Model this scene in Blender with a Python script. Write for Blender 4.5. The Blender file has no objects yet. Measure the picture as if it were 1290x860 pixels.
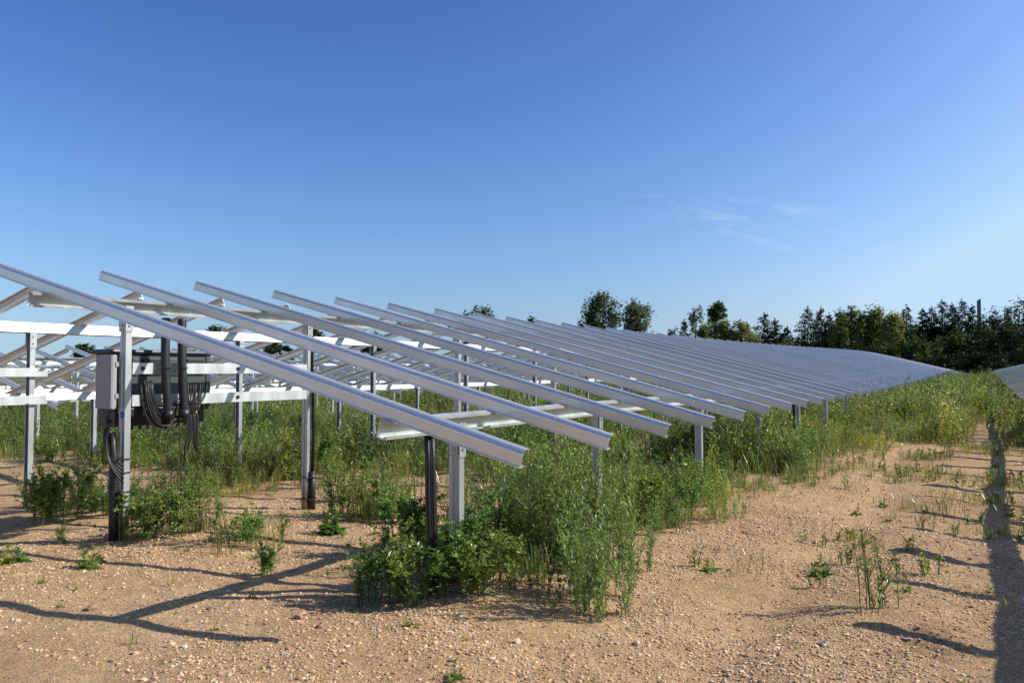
import bpy, bmesh, math, random
import numpy as np
from mathutils import Vector, Matrix

# ------------------------------------------------------------------ camera, world, sun, exposure
scene = bpy.context.scene
COL = scene.collection
R = math.radians
FPX, PW, PH, HORIZON = 1010.0, 1290.0, 860.0, 466.0
YAW = R(30.5)
EYE = 1.5
cam_d = bpy.data.cameras.new('camera')
cam = bpy.data.objects.new('camera', cam_d)
COL.objects.link(cam)
cam_d.sensor_width = 36.0
cam_d.lens = 36.0 * FPX / PW
cam_d.clip_start = 0.05
cam_d.clip_end = 3000.0
cam.location = (0, 0, EYE)
cam.rotation_euler = (R(90) + math.atan((HORIZON - PH / 2) / FPX), 0, YAW)
scene.camera = cam

SUN_EL = R(35.6)
SUN_AZ = R(60.9)                                   # clockwise from +Y (along the rows) towards +X
TO_SUN = Vector((math.sin(SUN_AZ) * math.cos(SUN_EL), math.cos(SUN_AZ) * math.cos(SUN_EL), math.sin(SUN_EL)))
sun_d = bpy.data.lights.new('sun', 'SUN')
sun_d.energy = 5.0
sun_d.angle = R(0.5)
sun_d.color = (1.0, 0.94, 0.86)
sun = bpy.data.objects.new('sun', sun_d)
COL.objects.link(sun)
sun.rotation_euler = TO_SUN.to_track_quat('Z', 'Y').to_euler()
sun.location = (20, 10, 30)

world = bpy.data.worlds.new('World')
scene.world = world
world.use_nodes = True
wn, wl = world.node_tree.nodes, world.node_tree.links
wn.clear()
sky = wn.new('ShaderNodeTexSky')
sky.sky_type = 'NISHITA'
sky.sun_disc = False
sky.sun_elevation = SUN_EL
sky.sun_rotation = SUN_AZ
sky.altitude = 50
sky.air_density = 1.0
sky.dust_density = 2.0
sky.ozone_density = 6.0
bg = wn.new('ShaderNodeBackground')
bg.inputs['Strength'].default_value = 0.115
wout = wn.new('ShaderNodeOutputWorld')
def wnode(kind, **kw):
    n = wn.new(kind)
    for k, v in kw.items():
        setattr(n, k, v)
    return n


def px_dir(px, py):
    """world direction of a viewing ray through a photograph pixel"""
    v = Vector(((px - PW / 2) / FPX, -(py - PH / 2) / FPX, -1.0)).normalized()
    return cam.rotation_euler.to_matrix() @ v


# thin cirrus, a property of the sky's own directions: streaky noise inside a soft patch
tc = wnode('ShaderNodeTexCoord')
cdir = px_dir(965, 280)
crt = cdir.cross(Vector((0, 0, 1))).normalized()
cup = crt.cross(cdir).normalized()


def wdot(vec):
    n = wnode('ShaderNodeVectorMath', operation='DOT_PRODUCT')
    wl.new(tc.outputs['Generated'], n.inputs[0])
    n.inputs[1].default_value = vec
    return n.outputs['Value']


def wmath(op, a, b=None, clamp=False):
    n = wnode('ShaderNodeMath', operation=op, use_clamp=clamp)
    for i, v in enumerate((a, b)):
        if v is None:
            continue
        if isinstance(v, (int, float)):
            n.inputs[i].default_value = v
        else:
            wl.new(v, n.inputs[i])
    return n.outputs[0]


# the sky's own colours: looked up a little above the horizon line, then a mild tone curve per channel
sepv = wnode('ShaderNodeSeparateXYZ')
wl.new(tc.outputs['Generated'], sepv.inputs[0])
zlift = wmath('SQRT', wmath('ADD', wmath('MULTIPLY', sepv.outputs[2], sepv.outputs[2]), 0.0065))
cmbv = wnode('ShaderNodeCombineXYZ')
wl.new(sepv.outputs[0], cmbv.inputs[0])
wl.new(sepv.outputs[1], cmbv.inputs[1])
wl.new(zlift, cmbv.inputs[2])
nrm = wnode('ShaderNodeVectorMath', operation='NORMALIZE')
wl.new(cmbv.outputs[0], nrm.inputs[0])
wl.new(nrm.outputs[0], sky.inputs['Vector'])
sepc = wnode('ShaderNodeSeparateColor')
wl.new(sky.outputs[0], sepc.inputs[0])
graded = wnode('ShaderNodeCombineColor')
KS = 0.1368
for ci, (ga, gg, gmax) in enumerate(((3.75, 1.92, .48), (2.06, 1.68, .675), (1.47, 1.40, .88))):
    v = wmath('MULTIPLY', wmath('POWER', wmath('MULTIPLY', sepc.outputs[ci], KS), gg), ga)
    wl.new(wmath('MULTIPLY', wmath('MINIMUM', v, gmax), 1 / KS), graded.inputs[ci])

cu, cv, cw = wdot(crt), wdot(cup), wdot(cdir)
cv2 = wmath('ADD', cv, wmath('MULTIPLY', cu, 0.20))
comb = wnode('ShaderNodeCombineXYZ')
wl.new(wmath('MULTIPLY', cu, 9.0), comb.inputs[0])
wl.new(wmath('MULTIPLY', cv2, 32.0), comb.inputs[1])
wl.new(cw, comb.inputs[2])
cn = wnode('ShaderNodeTexNoise')
cn.inputs['Scale'].default_value = 1.7
cn.inputs['Detail'].default_value = 6
cn.inputs['Roughness'].default_value = 0.58
cn.inputs['Distortion'].default_value = 0.6
wl.new(comb.outputs[0], cn.inputs['Vector'])
rr = wmath('ADD', wmath('POWER', wmath('DIVIDE', cu, 0.17), 2.0), wmath('POWER', wmath('DIVIDE', cv2, 0.034), 2.0))
patch = wmath('MULTIPLY', wmath('SUBTRACT', 1.0, rr, clamp=True), wmath('GREATER_THAN', cw, 0.0))
wisp = wmath('MULTIPLY', wmath('SUBTRACT', cn.outputs['Fac'], 0.48), 3.6, clamp=True)
cfac = wmath('MULTIPLY', wmath('MULTIPLY', patch, wisp), 0.20, clamp=True)
cmix = wnode('ShaderNodeMix', data_type='RGBA')
wl.new(cfac, cmix.inputs['Factor'])
wl.new(graded.outputs[0], cmix.inputs['A'])
cmix.inputs['B'].default_value = (7.5, 8.0, 8.6, 1)
wl.new(cmix.outputs['Result'], bg.inputs['Color'])
wl.new(bg.outputs[0], wout.inputs['Surface'])

scene.view_settings.view_transform = 'Standard'
scene.view_settings.look = 'None'
scene.view_settings.exposure = 0.40
scene.view_settings.gamma = 1.0
scene.view_settings.use_curve_mapping = False
scene.cycles.max_bounces = 7
scene.cycles.diffuse_bounces = 3
scene.cycles.glossy_bounces = 4
scene.cycles.transmission_bounces = 3

rng = np.random.default_rng(7)
rnd = random.Random(11)


# ------------------------------------------------------------------ noise and terrain
def _hash(ix, iy, seed):
    h = (ix * 374761393 + iy * 668265263 + seed * 974634541) & 0xFFFFFFFF
    h = ((h ^ (h >> 13)) * 1274126177) & 0xFFFFFFFF
    return ((h ^ (h >> 16)) & 0xFFFF) / 65535.0


def vnoise(x, y, seed=0):
    x = np.asarray(x, dtype=np.float64)
    y = np.asarray(y, dtype=np.float64)
    ix, iy = np.floor(x).astype(np.int64), np.floor(y).astype(np.int64)
    fx, fy = x - ix, y - iy
    fx, fy = fx * fx * fx * (fx * (fx * 6 - 15) + 10), fy * fy * fy * (fy * (fy * 6 - 15) + 10)
    a, b = _hash(ix, iy, seed), _hash(ix + 1, iy, seed)
    c, d = _hash(ix, iy + 1, seed), _hash(ix + 1, iy + 1, seed)
    return (a + (b - a) * fx) * (1 - fy) + (c + (d - c) * fx) * fy - 0.5


def fbm(x, y, octaves=3, seed=0):
    s, amp = 0.0, 1.0
    for k in range(octaves):
        s = s + amp * vnoise(np.asarray(x) * 2 ** k + 17.3 * k, np.asarray(y) * 2 ** k - 9.1 * k, seed + k)
        amp *= 0.5
    return s


PROF_Y = [-400, -30, 0, 22, 30, 40, 55, 65, 78, 95, 125, 160, 200, 240, 300, 420, 700]
PROF_Z = [0, 0, 0, 0.0, .05, .14, .33, .42, .37, .24, -.10, -.25, -.6, -.9, -1.1, -1.3, -1.5]
LAT_A = [-400, -1, 1.2, 2.2, 3.0, 4.2, 6.6, 9.5, 14, 22, 36, 60, 120, 400]
LAT_Z = [0, 0, 0, .05, .07, .02, -.03, -.08, -.15, -.28, -.42, -.55, -.9, -1.2]
_py = np.arange(-400, 701, 2.0)
_pz = np.convolve(np.pad(np.interp(_py, PROF_Y, PROF_Z), 3, mode='edge'), np.ones(7) / 7, mode='valid')


def prof(y):
    return np.interp(y, _py, _pz)


def gz(x, y):
    """ground height"""
    x = np.asarray(x, dtype=np.float64)
    y = np.asarray(y, dtype=np.float64)
    a = -x
    z = prof(y) + np.interp(a, LAT_A, LAT_Z)
    near = np.clip(1.5 - np.hypot(x, y) / 30.0, 0.15, 1.0)
    z = z + near * (0.075 * fbm(x / 2.3, y / 2.3, 2, 3) + 0.026 * fbm(x / 0.55, y / 0.55, 2, 9))
    # soil thrown up round the first front post
    z = z + 0.07 * np.exp(-(((x + 2.75) / .55) ** 2 + ((y - 4.75) / .55) ** 2))
    # wheel track along the aisle
    tr = np.exp(-((x + 1.15 + 0.12 * np.sin(y * .5)) / 0.24) ** 2) + np.exp(-((x + 0.1) / 0.22) ** 2) * 0.6
    z = z - 0.034 * tr * np.clip((18 - y) / 6, 0, 1)
    return z


def gz_fine(x, y):
    z = gz(x, y) + 0.013 * fbm(x / 0.13, y / 0.13, 2, 21)
    # tyre lug prints
    u, v = (x + 0.27) / 0.17, (y - 5.1) / 0.42
    m = np.clip(1.2 - u * u - v * v, 0, 1)
    z = z + 0.022 * np.minimum(m, 1.0) * np.sin((y + 0.30 * x) * 2 * math.pi / 0.125)
    return z


def at(px, z, dy=0.0):
    """ground point (x, y) seen in photograph column px at camera depth z"""
    xc = (px - PW / 2) / FPX * z
    s, c = math.sin(YAW), math.cos(YAW)
    return (xc * c - z * s, z * c + xc * s)


def ground_px(px, py):
    """point of level ground under photograph pixel"""
    return at(px, EYE * FPX / (py - HORIZON))


# ------------------------------------------------------------------ materials
def newmat(name):
    m = bpy.data.materials.new(name)
    m.use_nodes = True
    nt = m.node_tree
    b = nt.nodes['Principled BSDF']
    return m, nt, b


def N(nt, kind, **kw):
    n = nt.nodes.new(kind)
    for k, v in kw.items():
        setattr(n, k, v)
    return n


def ramp(nt, fac, stops):
    r = N(nt, 'ShaderNodeValToRGB')
    els = r.color_ramp.elements
    while len(els) < len(stops):
        els.new(0.5)
    for e, (p, c) in zip(els, stops):
        e.position = p
        e.color = (*c, 1) if len(c) == 3 else c
    nt.links.new(fac, r.inputs[0])
    return r.outputs[0]


def noise(nt, vec, scale, detail=4, rough=0.55, dist=0.0):
    n = N(nt, 'ShaderNodeTexNoise')
    n.inputs['Scale'].default_value = scale
    n.inputs['Detail'].default_value = detail
    n.inputs['Roughness'].default_value = rough
    n.inputs['Distortion'].default_value = dist
    if vec is not None:
        nt.links.new(vec, n.inputs['Vector'])
    return n.outputs['Fac']


def mapping(nt, vec, scale):
    m = N(nt, 'ShaderNodeMapping')
    m.inputs['Scale'].default_value = scale
    nt.links.new(vec, m.inputs['Vector'])
    return m.outputs[0]


def mixc(nt, fac, a, b, mode='MIX'):
    m = N(nt, 'ShaderNodeMix', data_type='RGBA', blend_type=mode)
    for sock, v in (('Factor', fac), ('A', a), ('B', b)):
        if isinstance(v, (int, float)):
            m.inputs[sock].default_value = v
        elif isinstance(v, tuple):
            m.inputs[sock].default_value = (*v, 1)
        else:
            nt.links.new(v, m.inputs[sock])
    return m.outputs['Result']


def bump(nt, b, h, strength, dist, prev=None):
    n = N(nt, 'ShaderNodeBump')
    n.inputs['Strength'].default_value = strength
    n.inputs['Distance'].default_value = dist
    nt.links.new(h, n.inputs['Height'])
    if prev is not None:
        nt.links.new(prev, n.inputs['Normal'])
    if b is not None:
        nt.links.new(n.outputs[0], b.inputs['Normal'])
    return n.outputs[0]


def mat_aluminium():
    m, nt, b = newmat('mill_aluminium')
    tcn = N(nt, 'ShaderNodeTexCoord')
    o = tcn.outputs['Object']
    b.inputs['Metallic'].default_value = 0.6
    n1 = noise(nt, mapping(nt, o, (1.3, 30, 30)), 1.0, 4, 0.6)
    n2 = noise(nt, mapping(nt, o, (2.2, 2.2, 2.2)), 1.0, 3, 0.6)
    nt.links.new(mixc(nt, n2, ramp(nt, n1, [(.3, (.70, .685, .65)), (.7, (.79, .775, .74))]), (.70, .69, .66)), b.inputs['Base Color'])
    oi = N(nt, 'ShaderNodeObjectInfo')
    per = ramp(nt, oi.outputs['Random'], [(0, (.86,) * 3), (1, (1.0,) * 3)])
    scuff = noise(nt, mapping(nt, o, (5, 60, 40)), 1.0, 5, 0.7)
    src = b.inputs['Base Color'].links[0].from_socket
    wear = mixc(nt, 1.0, src, per, 'MULTIPLY')
    wear = mixc(nt, ramp(nt, scuff, [(.60, (0,) * 3), (.72, (.45,) * 3)]), wear, (.42, .40, .37))
    nt.links.new(wear, b.inputs['Base Color'])
    nt.links.new(ramp(nt, n2, [(.3, (.25,) * 3), (.75, (.40,) * 3)]), b.inputs['Roughness'])
    bump(nt, b, n1, 0.12, 0.002)
    return m


def mat_galv(name, base, rough, met, mud=False):
    m, nt, b = newmat(name)
    tcn = N(nt, 'ShaderNodeTexCoord')
    o = tcn.outputs['Object']
    v = N(nt, 'ShaderNodeTexVoronoi')
    v.inputs['Scale'].default_value = 55
    nt.links.new(o, v.inputs['Vector'])
    n2 = noise(nt, mapping(nt, o, (6, 6, 2)), 1.0, 5, 0.6)
    d = tuple(c * 0.86 for c in base)
    c1 = mixc(nt, v.outputs['Color'], d, base)
    nt.links.new(mixc(nt, ramp(nt, n2, [(.38, (0,) * 3), (.62, (1,) * 3)]), c1, tuple(min(1, c * 1.1) for c in base)), b.inputs['Base Color'])
    if mud:
        sx = N(nt, 'ShaderNodeSeparateXYZ')
        nt.links.new(o, sx.inputs[0])
        md = N(nt, 'ShaderNodeMath', operation='MULTIPLY_ADD')
        nt.links.new(noise(nt, o, 22, 5, 0.7), md.inputs[0])
        md.inputs[1].default_value = -.42
        nt.links.new(sx.outputs[2], md.inputs[2])
        fac = ramp(nt, md.outputs[0], [(0.0, (.85,) * 3), (.06, (0,) * 3)])
        src = b.inputs['Base Color'].links[0].from_socket
        nt.links.new(mixc(nt, fac, src, (.30, .20, .115)), b.inputs['Base Color'])
    b.inputs['Metallic'].default_value = met
    nt.links.new(ramp(nt, n2, [(.3, (rough - .06,) * 3), (.7, (rough + .08,) * 3)]), b.inputs['Roughness'])
    bump(nt, b, n2, 0.08, 0.002)
    return m


def mat_plain(name, base, rough=0.5, met=0.0, var=0.12, scale=9.0):
    m, nt, b = newmat(name)
    tcn = N(nt, 'ShaderNodeTexCoord')
    n2 = noise(nt, tcn.outputs['Object'], scale, 5, 0.6)
    lo = tuple(c * (1 - var) for c in base)
    hi = tuple(min(1, c * (1 + var)) for c in base)
    nt.links.new(ramp(nt, n2, [(.3, lo), (.7, hi)]), b.inputs['Base Color'])
    b.inputs['Roughness'].default_value = rough
    b.inputs['Metallic'].default_value = met
    bump(nt, b, n2, 0.06, 0.002)
    return m


def mat_leaf(name, trans=0.35, rough=0.55, spec=0.25):
    m, nt, b = newmat(name)
    at_ = N(nt, 'ShaderNodeAttribute', attribute_name='tint')
    nt.links.new(at_.outputs['Color'], b.inputs['Base Color'])
    b.inputs['Roughness'].default_value = rough
    b.inputs['Specular IOR Level'].default_value = spec
    tr = N(nt, 'ShaderNodeBsdfTranslucent')
    bright = mixc(nt, 1.0, at_.outputs['Color'], (1.25, 1.3, 0.7), 'MULTIPLY')
    nt.links.new(bright, tr.inputs['Color'])
    mx = N(nt, 'ShaderNodeMixShader')
    mx.inputs[0].default_value = trans
    nt.links.new(b.outputs[0], mx.inputs[1])
    nt.links.new(tr.outputs[0], mx.inputs[2])
    nt.links.new(mx.outputs[0], nt.nodes['Material Output'].inputs['Surface'])
    return m


def mat_tint(name, rough=0.85):
    m, nt, b = newmat(name)
    at_ = N(nt, 'ShaderNodeAttribute', attribute_name='tint')
    tcn = N(nt, 'ShaderNodeTexCoord')
    n = noise(nt, tcn.outputs['Object'], 90, 3)
    nt.links.new(mixc(nt, 1.0, at_.outputs['Color'], ramp(nt, n, [(.3, (.8,) * 3), (.7, (1.15,) * 3)]), 'MULTIPLY'), b.inputs['Base Color'])
    b.inputs['Roughness'].default_value = rough
    return m


def mat_ground():
    m, nt, b = newmat('sandy_gravel')
    geo = N(nt, 'ShaderNodeNewGeometry')
    p = geo.outputs['Position']
    big = noise(nt, p, 0.55, 5, 0.6)
    mid = noise(nt, p, 4.5, 5, 0.65)
    fine = noise(nt, p, 120, 3, 0.75)
    base = ramp(nt, big, [(.30, (.52, .310, .155)), (.5, (.67, .415, .208)), (.70, (.75, .50, .265))])
    base = mixc(nt, ramp(nt, mid, [(.45, (0,) * 3), (.68, (.48,) * 3)]), base, (.37, .22, .118))
    base = mixc(nt, 1.0, base, ramp(nt, fine, [(.36, (.22,) * 3), (.48, (.98,) * 3), (.66, (1.45,) * 3)]), 'MULTIPLY')
    # pebbles: two sizes of cells, only some of the cells carry a stone
    prev = None
    for sc, thr, dist in ((38.0, .62, .012), (85.0, .50, .008), (150.0, .40, .005)):
        v = N(nt, 'ShaderNodeTexVoronoi')
        v.inputs['Scale'].default_value = sc
        nt.links.new(p, v.inputs['Vector'])
        sep = N(nt, 'ShaderNodeSeparateColor')
        nt.links.new(v.outputs['Color'], sep.inputs[0])
        inside = ramp(nt, v.outputs['Distance'], [(.28, (1,) * 3), (.42, (0,) * 3)])
        is_p = ramp(nt, sep.outputs[0], [(thr, (0,) * 3), (thr + .02, (1,) * 3)])
        msk = mixc(nt, 1.0, inside, is_p, 'MULTIPLY')
        colr = ramp(nt, sep.outputs[1], [(0, (.26, .16, .085)), (.35, (.50, .345, .185)), (.7, (.66, .50, .30)), (1, (.78, .68, .52))])
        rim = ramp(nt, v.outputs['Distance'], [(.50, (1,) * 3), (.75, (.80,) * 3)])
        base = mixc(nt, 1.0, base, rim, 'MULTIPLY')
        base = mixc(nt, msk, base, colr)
        prev = bump(nt, None, msk, 0.9, dist, prev)
    # turf of the field beyond, where grass closes over the soil
    attr = N(nt, 'ShaderNodeAttribute', attribute_name='turf')
    tn = noise(nt, p, 1.7, 5, 0.6)
    turf = ramp(nt, tn, [(.3, (.075, .085, .03)), (.5, (.10, .115, .04)), (.7, (.17, .15, .07))])
    base = mixc(nt, attr.outputs['Fac'], base, turf)
    nt.links.new(base, b.inputs['Base Color'])
    b.inputs['Roughness'].default_value = 0.95
    b.inputs['Specular IOR Level'].default_value = 0.15
    prev = bump(nt, None, fine, 1.0, 0.014, prev)
    bump(nt, b, mid, 0.5, 0.03, prev)
    return m


M_ALU = mat_aluminium()
M_GALV = mat_galv('galvanised_steel', (.53, .565, .56), .46, .6)
M_POST = mat_galv('galvanised_post', (.46, .48, .49), .42, .7, True)
M_BRACKET = mat_galv('galvanised_bracket', (.42, .44, .45), .45, .7)
M_BOLT = mat_plain('zinc_bolt', (.30, .30, .31), .45, .8)
M_BLACK = mat_plain('black_plastic', (.014, .014, .016), .42)
M_CABLE = mat_plain('black_cable', (.010, .010, .011), .5)
M_CASE = mat_plain('dark_grey_casing', (.052, .066, .068), .42, .1, .08, 4)
M_LID = mat_plain('navy_casing_lid', (.018, .022, .045), .35)
M_BOX = mat_plain('grey_box_paint', (.26, .26, .275), .55, 0, .04, 3)
M_YEL = mat_plain('yellow_tag', (.75, .50, .03), .5)
M_BLUE = mat_plain('blue_sticker', (.015, .10, .42), .5)
M_WHITE = mat_plain('white_plastic', (.75, .76, .76), .5)
M_LEAF = mat_leaf('weed_leaf', .42, .36, .6)
M_TREE = mat_leaf('tree_leaf', .30, .55, .2)
M_STONE = mat_tint('pebble')
M_BARK = mat_plain('bark', (.10, .085, .065), .9, 0, .35, 3)
M_CONC = mat_plain('grey_concrete', (.20, .22, .22), .8, 0, .15, 2)
M_GROUND = mat_ground()


# ------------------------------------------------------------------ object helpers
def link(name, me, mat=None, parent=None):
    o = bpy.data.objects.new(name, me)
    COL.objects.link(o)
    if mat is not None and me is not None and not me.materials:
        me.materials.append(mat)
    if parent is not None:
        o.parent = parent
    return o


def tag(o, label=None, cat=None, group=None, kind=None):
    for k, v in (('label', label), ('category', cat), ('group', group), ('kind', kind)):
        if v:
            o[k] = v
    return o


def empty(name, loc, label=None, cat=None, group=None):
    o = bpy.data.objects.new(name, None)
    o.empty_display_size = 0.1
    COL.objects.link(o)
    o.location = loc
    return tag(o, label, cat, group)


def np_mesh(name, V, F, C=None, smooth=False):
    """triangles only"""
    V = np.asarray(V, dtype=np.float32)
    F = np.asarray(F, dtype=np.int32)
    me = bpy.data.meshes.new(name)
    me.vertices.add(len(V))
    me.vertices.foreach_set('co', V.ravel())
    me.loops.add(F.size)
    me.loops.foreach_set('vertex_index', F.ravel())
    me.polygons.add(len(F))
    k = F.shape[1]
    me.polygons.foreach_set('loop_start', np.arange(0, F.size, k, dtype=np.int32))
    me.update(calc_edges=True)
    if C is not None:
        ca = me.color_attributes.new('tint', 'FLOAT_COLOR', 'POINT')
        rgba = np.ones((len(V), 4), dtype=np.float32)
        rgba[:, :3] = C
        ca.data.foreach_set('color', rgba.ravel())
    me.polygons.foreach_set('use_smooth', np.full(len(F), smooth, dtype=bool))
    me.validate()
    return me


def sheet(path, t):
    """closed outline of a bent sheet of thickness t (offset to the left of the path)"""
    P = [Vector(p) for p in path]
    out = []
    for i, p in enumerate(P):
        ns = []
        if i > 0:
            d = (P[i] - P[i - 1]).normalized()
            ns.append(Vector((-d.y, d.x)))
        if i < len(P) - 1:
            d = (P[i + 1] - P[i]).normalized()
            ns.append(Vector((-d.y, d.x)))
        n = sum(ns, Vector((0, 0))) / len(ns)
        n = n / max(n.length_squared, 0.3)
        out.append(p + n * t)
    return [tuple(p) for p in P] + [tuple(p) for p in reversed(out)]


def extrude(bm, outline, fn, s0, s1, cap=True):
    """prism: outline (u, v) swept from s0 to s1; fn(u, v, s) -> xyz"""
    n = len(outline)
    a = [bm.verts.new(fn(u, v, s0)) for u, v in outline]
    b = [bm.verts.new(fn(u, v, s1)) for u, v in outline]
    for i in range(n):
        j = (i + 1) % n
        bm.faces.new((a[i], a[j], b[j], b[i]))
    if cap:
        h = n // 2
        for ring in (a, b):                      # sheet caps, quad by quad
            for i in range(h - 1):
                bm.faces.new((ring[i], ring[i + 1], ring[n - 2 - i], ring[n - 1 - i]))


def bm_box(bm, c, s, rot=None, bev=0.0):
    g = bmesh.ops.create_cube(bm, size=1.0)
    vs = g['verts']
    bmesh.ops.scale(bm, vec=s, verts=vs)
    if bev > 0:
        es = list({e for v in vs for e in v.link_edges})
        r = bmesh.ops.bevel(bm, geom=es, offset=bev, segments=2, affect='EDGES', profile=0.5)
        vs = list({v for f in r['faces'] for v in f.verts} | {v for v in vs if v.is_valid})
    if rot is not None:
        bmesh.ops.rotate(bm, cent=(0, 0, 0), matrix=rot, verts=vs)
    bmesh.ops.translate(bm, vec=c, verts=vs)
    return vs


def bm_tube(bm, pts, rad, sides=8, caps=True):
    pts = [Vector(p) for p in pts]
    n = len(pts)
    rads = rad if isinstance(rad, (list, tuple)) else [rad] * n
    rings = []
    up = Vector((0.13, 0.21, 0.97)).normalized()
    for i, p in enumerate(pts):
        d = (pts[min(i + 1, n - 1)] - pts[max(i - 1, 0)]).normalized()
        u = d.cross(up)
        if u.length < 1e-3:
            u = d.cross(Vector((1, 0, 0)))
        u.normalize()
        v = d.cross(u)
        rings.append([bm.verts.new(p + (u * math.cos(k * 2 * math.pi / sides) + v * math.sin(k * 2 * math.pi / sides)) * rads[i]) for k in range(sides)])
    for a, b in zip(rings[:-1], rings[1:]):
        for k in range(sides):
            bm.faces.new((a[k], a[(k + 1) % sides], b[(k + 1) % sides], b[k]))
    if caps:
        bm.faces.new(rings[0][::-1])
        bm.faces.new(rings[-1])


def bm_done(bm, name, mat, parent=None, smooth=False):
    bmesh.ops.recalc_face_normals(bm, faces=bm.faces)
    me = bpy.data.meshes.new(name)
    bm.to_mesh(me)
    bm.free()
    if smooth:
        me.polygons.foreach_set('use_smooth', np.ones(len(me.polygons), dtype=bool))
    return link(name, me, mat, parent)


def bez(p0, p1, p2, p3, n=12):
    out = []
    for i in range(n + 1):
        t = i / n
        a = (1 - t)
        out.append(tuple(a ** 3 * x0 + 3 * a * a * t * x1 + 3 * a * t * t * x2 + t ** 3 * x3 for x0, x1, x2, x3 in zip(p0, p1, p2, p3)))
    return out


# ------------------------------------------------------------------ the ground
def axis(lo, hi, step, far_lo, far_hi, grow):
    core = list(np.arange(lo, hi, step))
    r, s, x = [], step, core[-1]
    while x < far_hi:
        s *= grow
        x += s
        r.append(x)
    l, s, x = [], step, core[0]
    while x > far_lo:
        s *= grow
        x -= s
        l.append(x)
    return np.array(l[::-1] + core + r)


def veg_turf(x, y):
    """how far grass has closed over the soil, 0..1"""
    a = -x
    n = fbm(x / 2.0, y / 2.0, 3, 40)
    t = np.clip((y - 20 + 8 * n) / 10, 0, 1)
    t2 = np.clip((a - 13 + 5 * n) / 8, 0, 1) * np.clip((y - 6 + 5 * n) / 5, 0, 1)
    t3 = np.clip((-x * 0 + x - 9 + 4 * n) / 6, 0, 1) * np.clip((y - 4) / 8, 0, 1)
    return np.clip(np.maximum(np.maximum(t, t2), t3), 0, 0.93)


gx = axis(-8.5, 2.4, 0.036, -900, 900, 1.075)
gy = axis(2.3, 8.6, 0.026, -300, 1400, 1.05)
GX, GY = np.meshgrid(gx, gy)
GZ = gz_fine(GX, GY)
nx, ny = len(gx), len(gy)
idx = np.arange(nx * ny).reshape(ny, nx)
quads = np.stack([idx[:-1, :-1], idx[:-1, 1:], idx[1:, 1:], idx[1:, :-1]], -1).reshape(-1, 4)
gme = np_mesh('ground', np.stack([GX, GY, GZ], -1).reshape(-1, 3), quads, None, True)
ta = gme.attributes.new('turf', 'FLOAT', 'POINT')
ta.data.foreach_set('value', veg_turf(GX, GY).astype(np.float32).ravel())
ground = link('ground', gme, M_GROUND)
tag(ground, 'sandy gravel ground with weeds and wheel tracks', None, None, 'structure')

# ------------------------------------------------------------------ mounting rows
TILT = math.atan(0.2568)
TT, CT, ST = math.tan(TILT), math.cos(TILT), math.sin(TILT)
RAIL_L = 5.62 / CT
STEP = 1.15
# rail profile in (v along row, w up): lip, web, ledge, slanted strip, top flange, back lip
RAIL_PATH = [(.040, .012), (.040, .0), (-.011, .0), (-.011, .005), (0, .006), (0, .070), (-.007, .071), (-.007, .075), (.006, .076), (.008, .080), (.013, .097), (.025, .104), (.058, .104), (.058, .092)]
RAIL_OUT = sheet(RAIL_PATH, -0.003)


def rail_mesh():
    """origin at the underside of the low end; the rail climbs towards -x; web faces -y"""
    bm = bmesh.new()
    extrude(bm, RAIL_OUT, lambda v, w, s: (-s * CT + w * ST, v, s * ST + w * CT), 0.0, RAIL_L)
    bmesh.ops.recalc_face_normals(bm, faces=bm.faces)
    me = bpy.data.meshes.new('rail')
    bm.to_mesh(me)
    bm.free()
    me.materials.append(M_ALU)
    return me


BEAM_H = .112
BEAM_PATH = [(.052, -.016), (.052, -.001), (0, -.001), (0, -BEAM_H), (.052, -BEAM_H), (.052, -BEAM_H + .016)]
BEAM_OUT = sheet(BEAM_PATH, -0.003)


def beam_mesh(L):
    """open side towards +x (down the slope), top flange at the origin, runs along +y"""
    bm = bmesh.new()
    extrude(bm, BEAM_OUT, lambda u, w, s: ((u - .026) * CT + w * ST, s, -(u - .026) * ST + w * CT), 0.0, L)
    # bolt heads along the web
    bmesh.ops.recalc_face_normals(bm, faces=bm.faces)
    me = bpy.data.meshes.new('beam')
    bm.to_mesh(me)
    bm.free()
    me.materials.append(M_GALV)
    return me


POST_PATH = [(-.030, .058), (-.042, .058), (-.042, 0), (-.016, 0), (-.010, .010), (.010, .010), (.016, 0), (.042, 0), (.042, .058), (.030, .058)]
POST_OUT = sheet(POST_PATH, 0.004)


def post_mesh(H, notch=True):
    bm = bmesh.new()
    extrude(bm, POST_OUT, lambda u, v, s: (u, v, s), -0.4, H)
    bmesh.ops.recalc_face_normals(bm, faces=bm.faces)
    me = bpy.data.meshes.new('post')
    bm.to_mesh(me)
    bm.free()
    me.materials.append(M_POST)
    return me


def bracket_mesh():
    """head plates that carry the beam on a post; origin at the post top"""
    bm = bmesh.new()
    for sx in (-1, 1):
        bm_box(bm, (sx * .0475, .028, -.05), (.006, .075, .23))
    bm_box(bm, (0, -.009, -.07), (.074, .006, .15))
    for sx in (-1, 1):
        bm_box(bm, (sx * .034, -.004, .018), (.022, .046, .006), Matrix.Rotation(TILT, 3, 'Y'))
    for z in (-.03, -.11):
        for sx in (-1, 1):
            bm_tube(bm, [(sx * .0505, .028, z), (sx * .062, .028, z)], .011, 6)
        bm_tube(bm, [(0, -.012, z), (0, -.024, z)], .011, 6)
    bmesh.ops.recalc_face_normals(bm, faces=bm.faces)
    me = bpy.data.meshes.new('bracket')
    bm.to_mesh(me)
    bm.free()
    me.materials.append(M_BRACKET)
    return me


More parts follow.
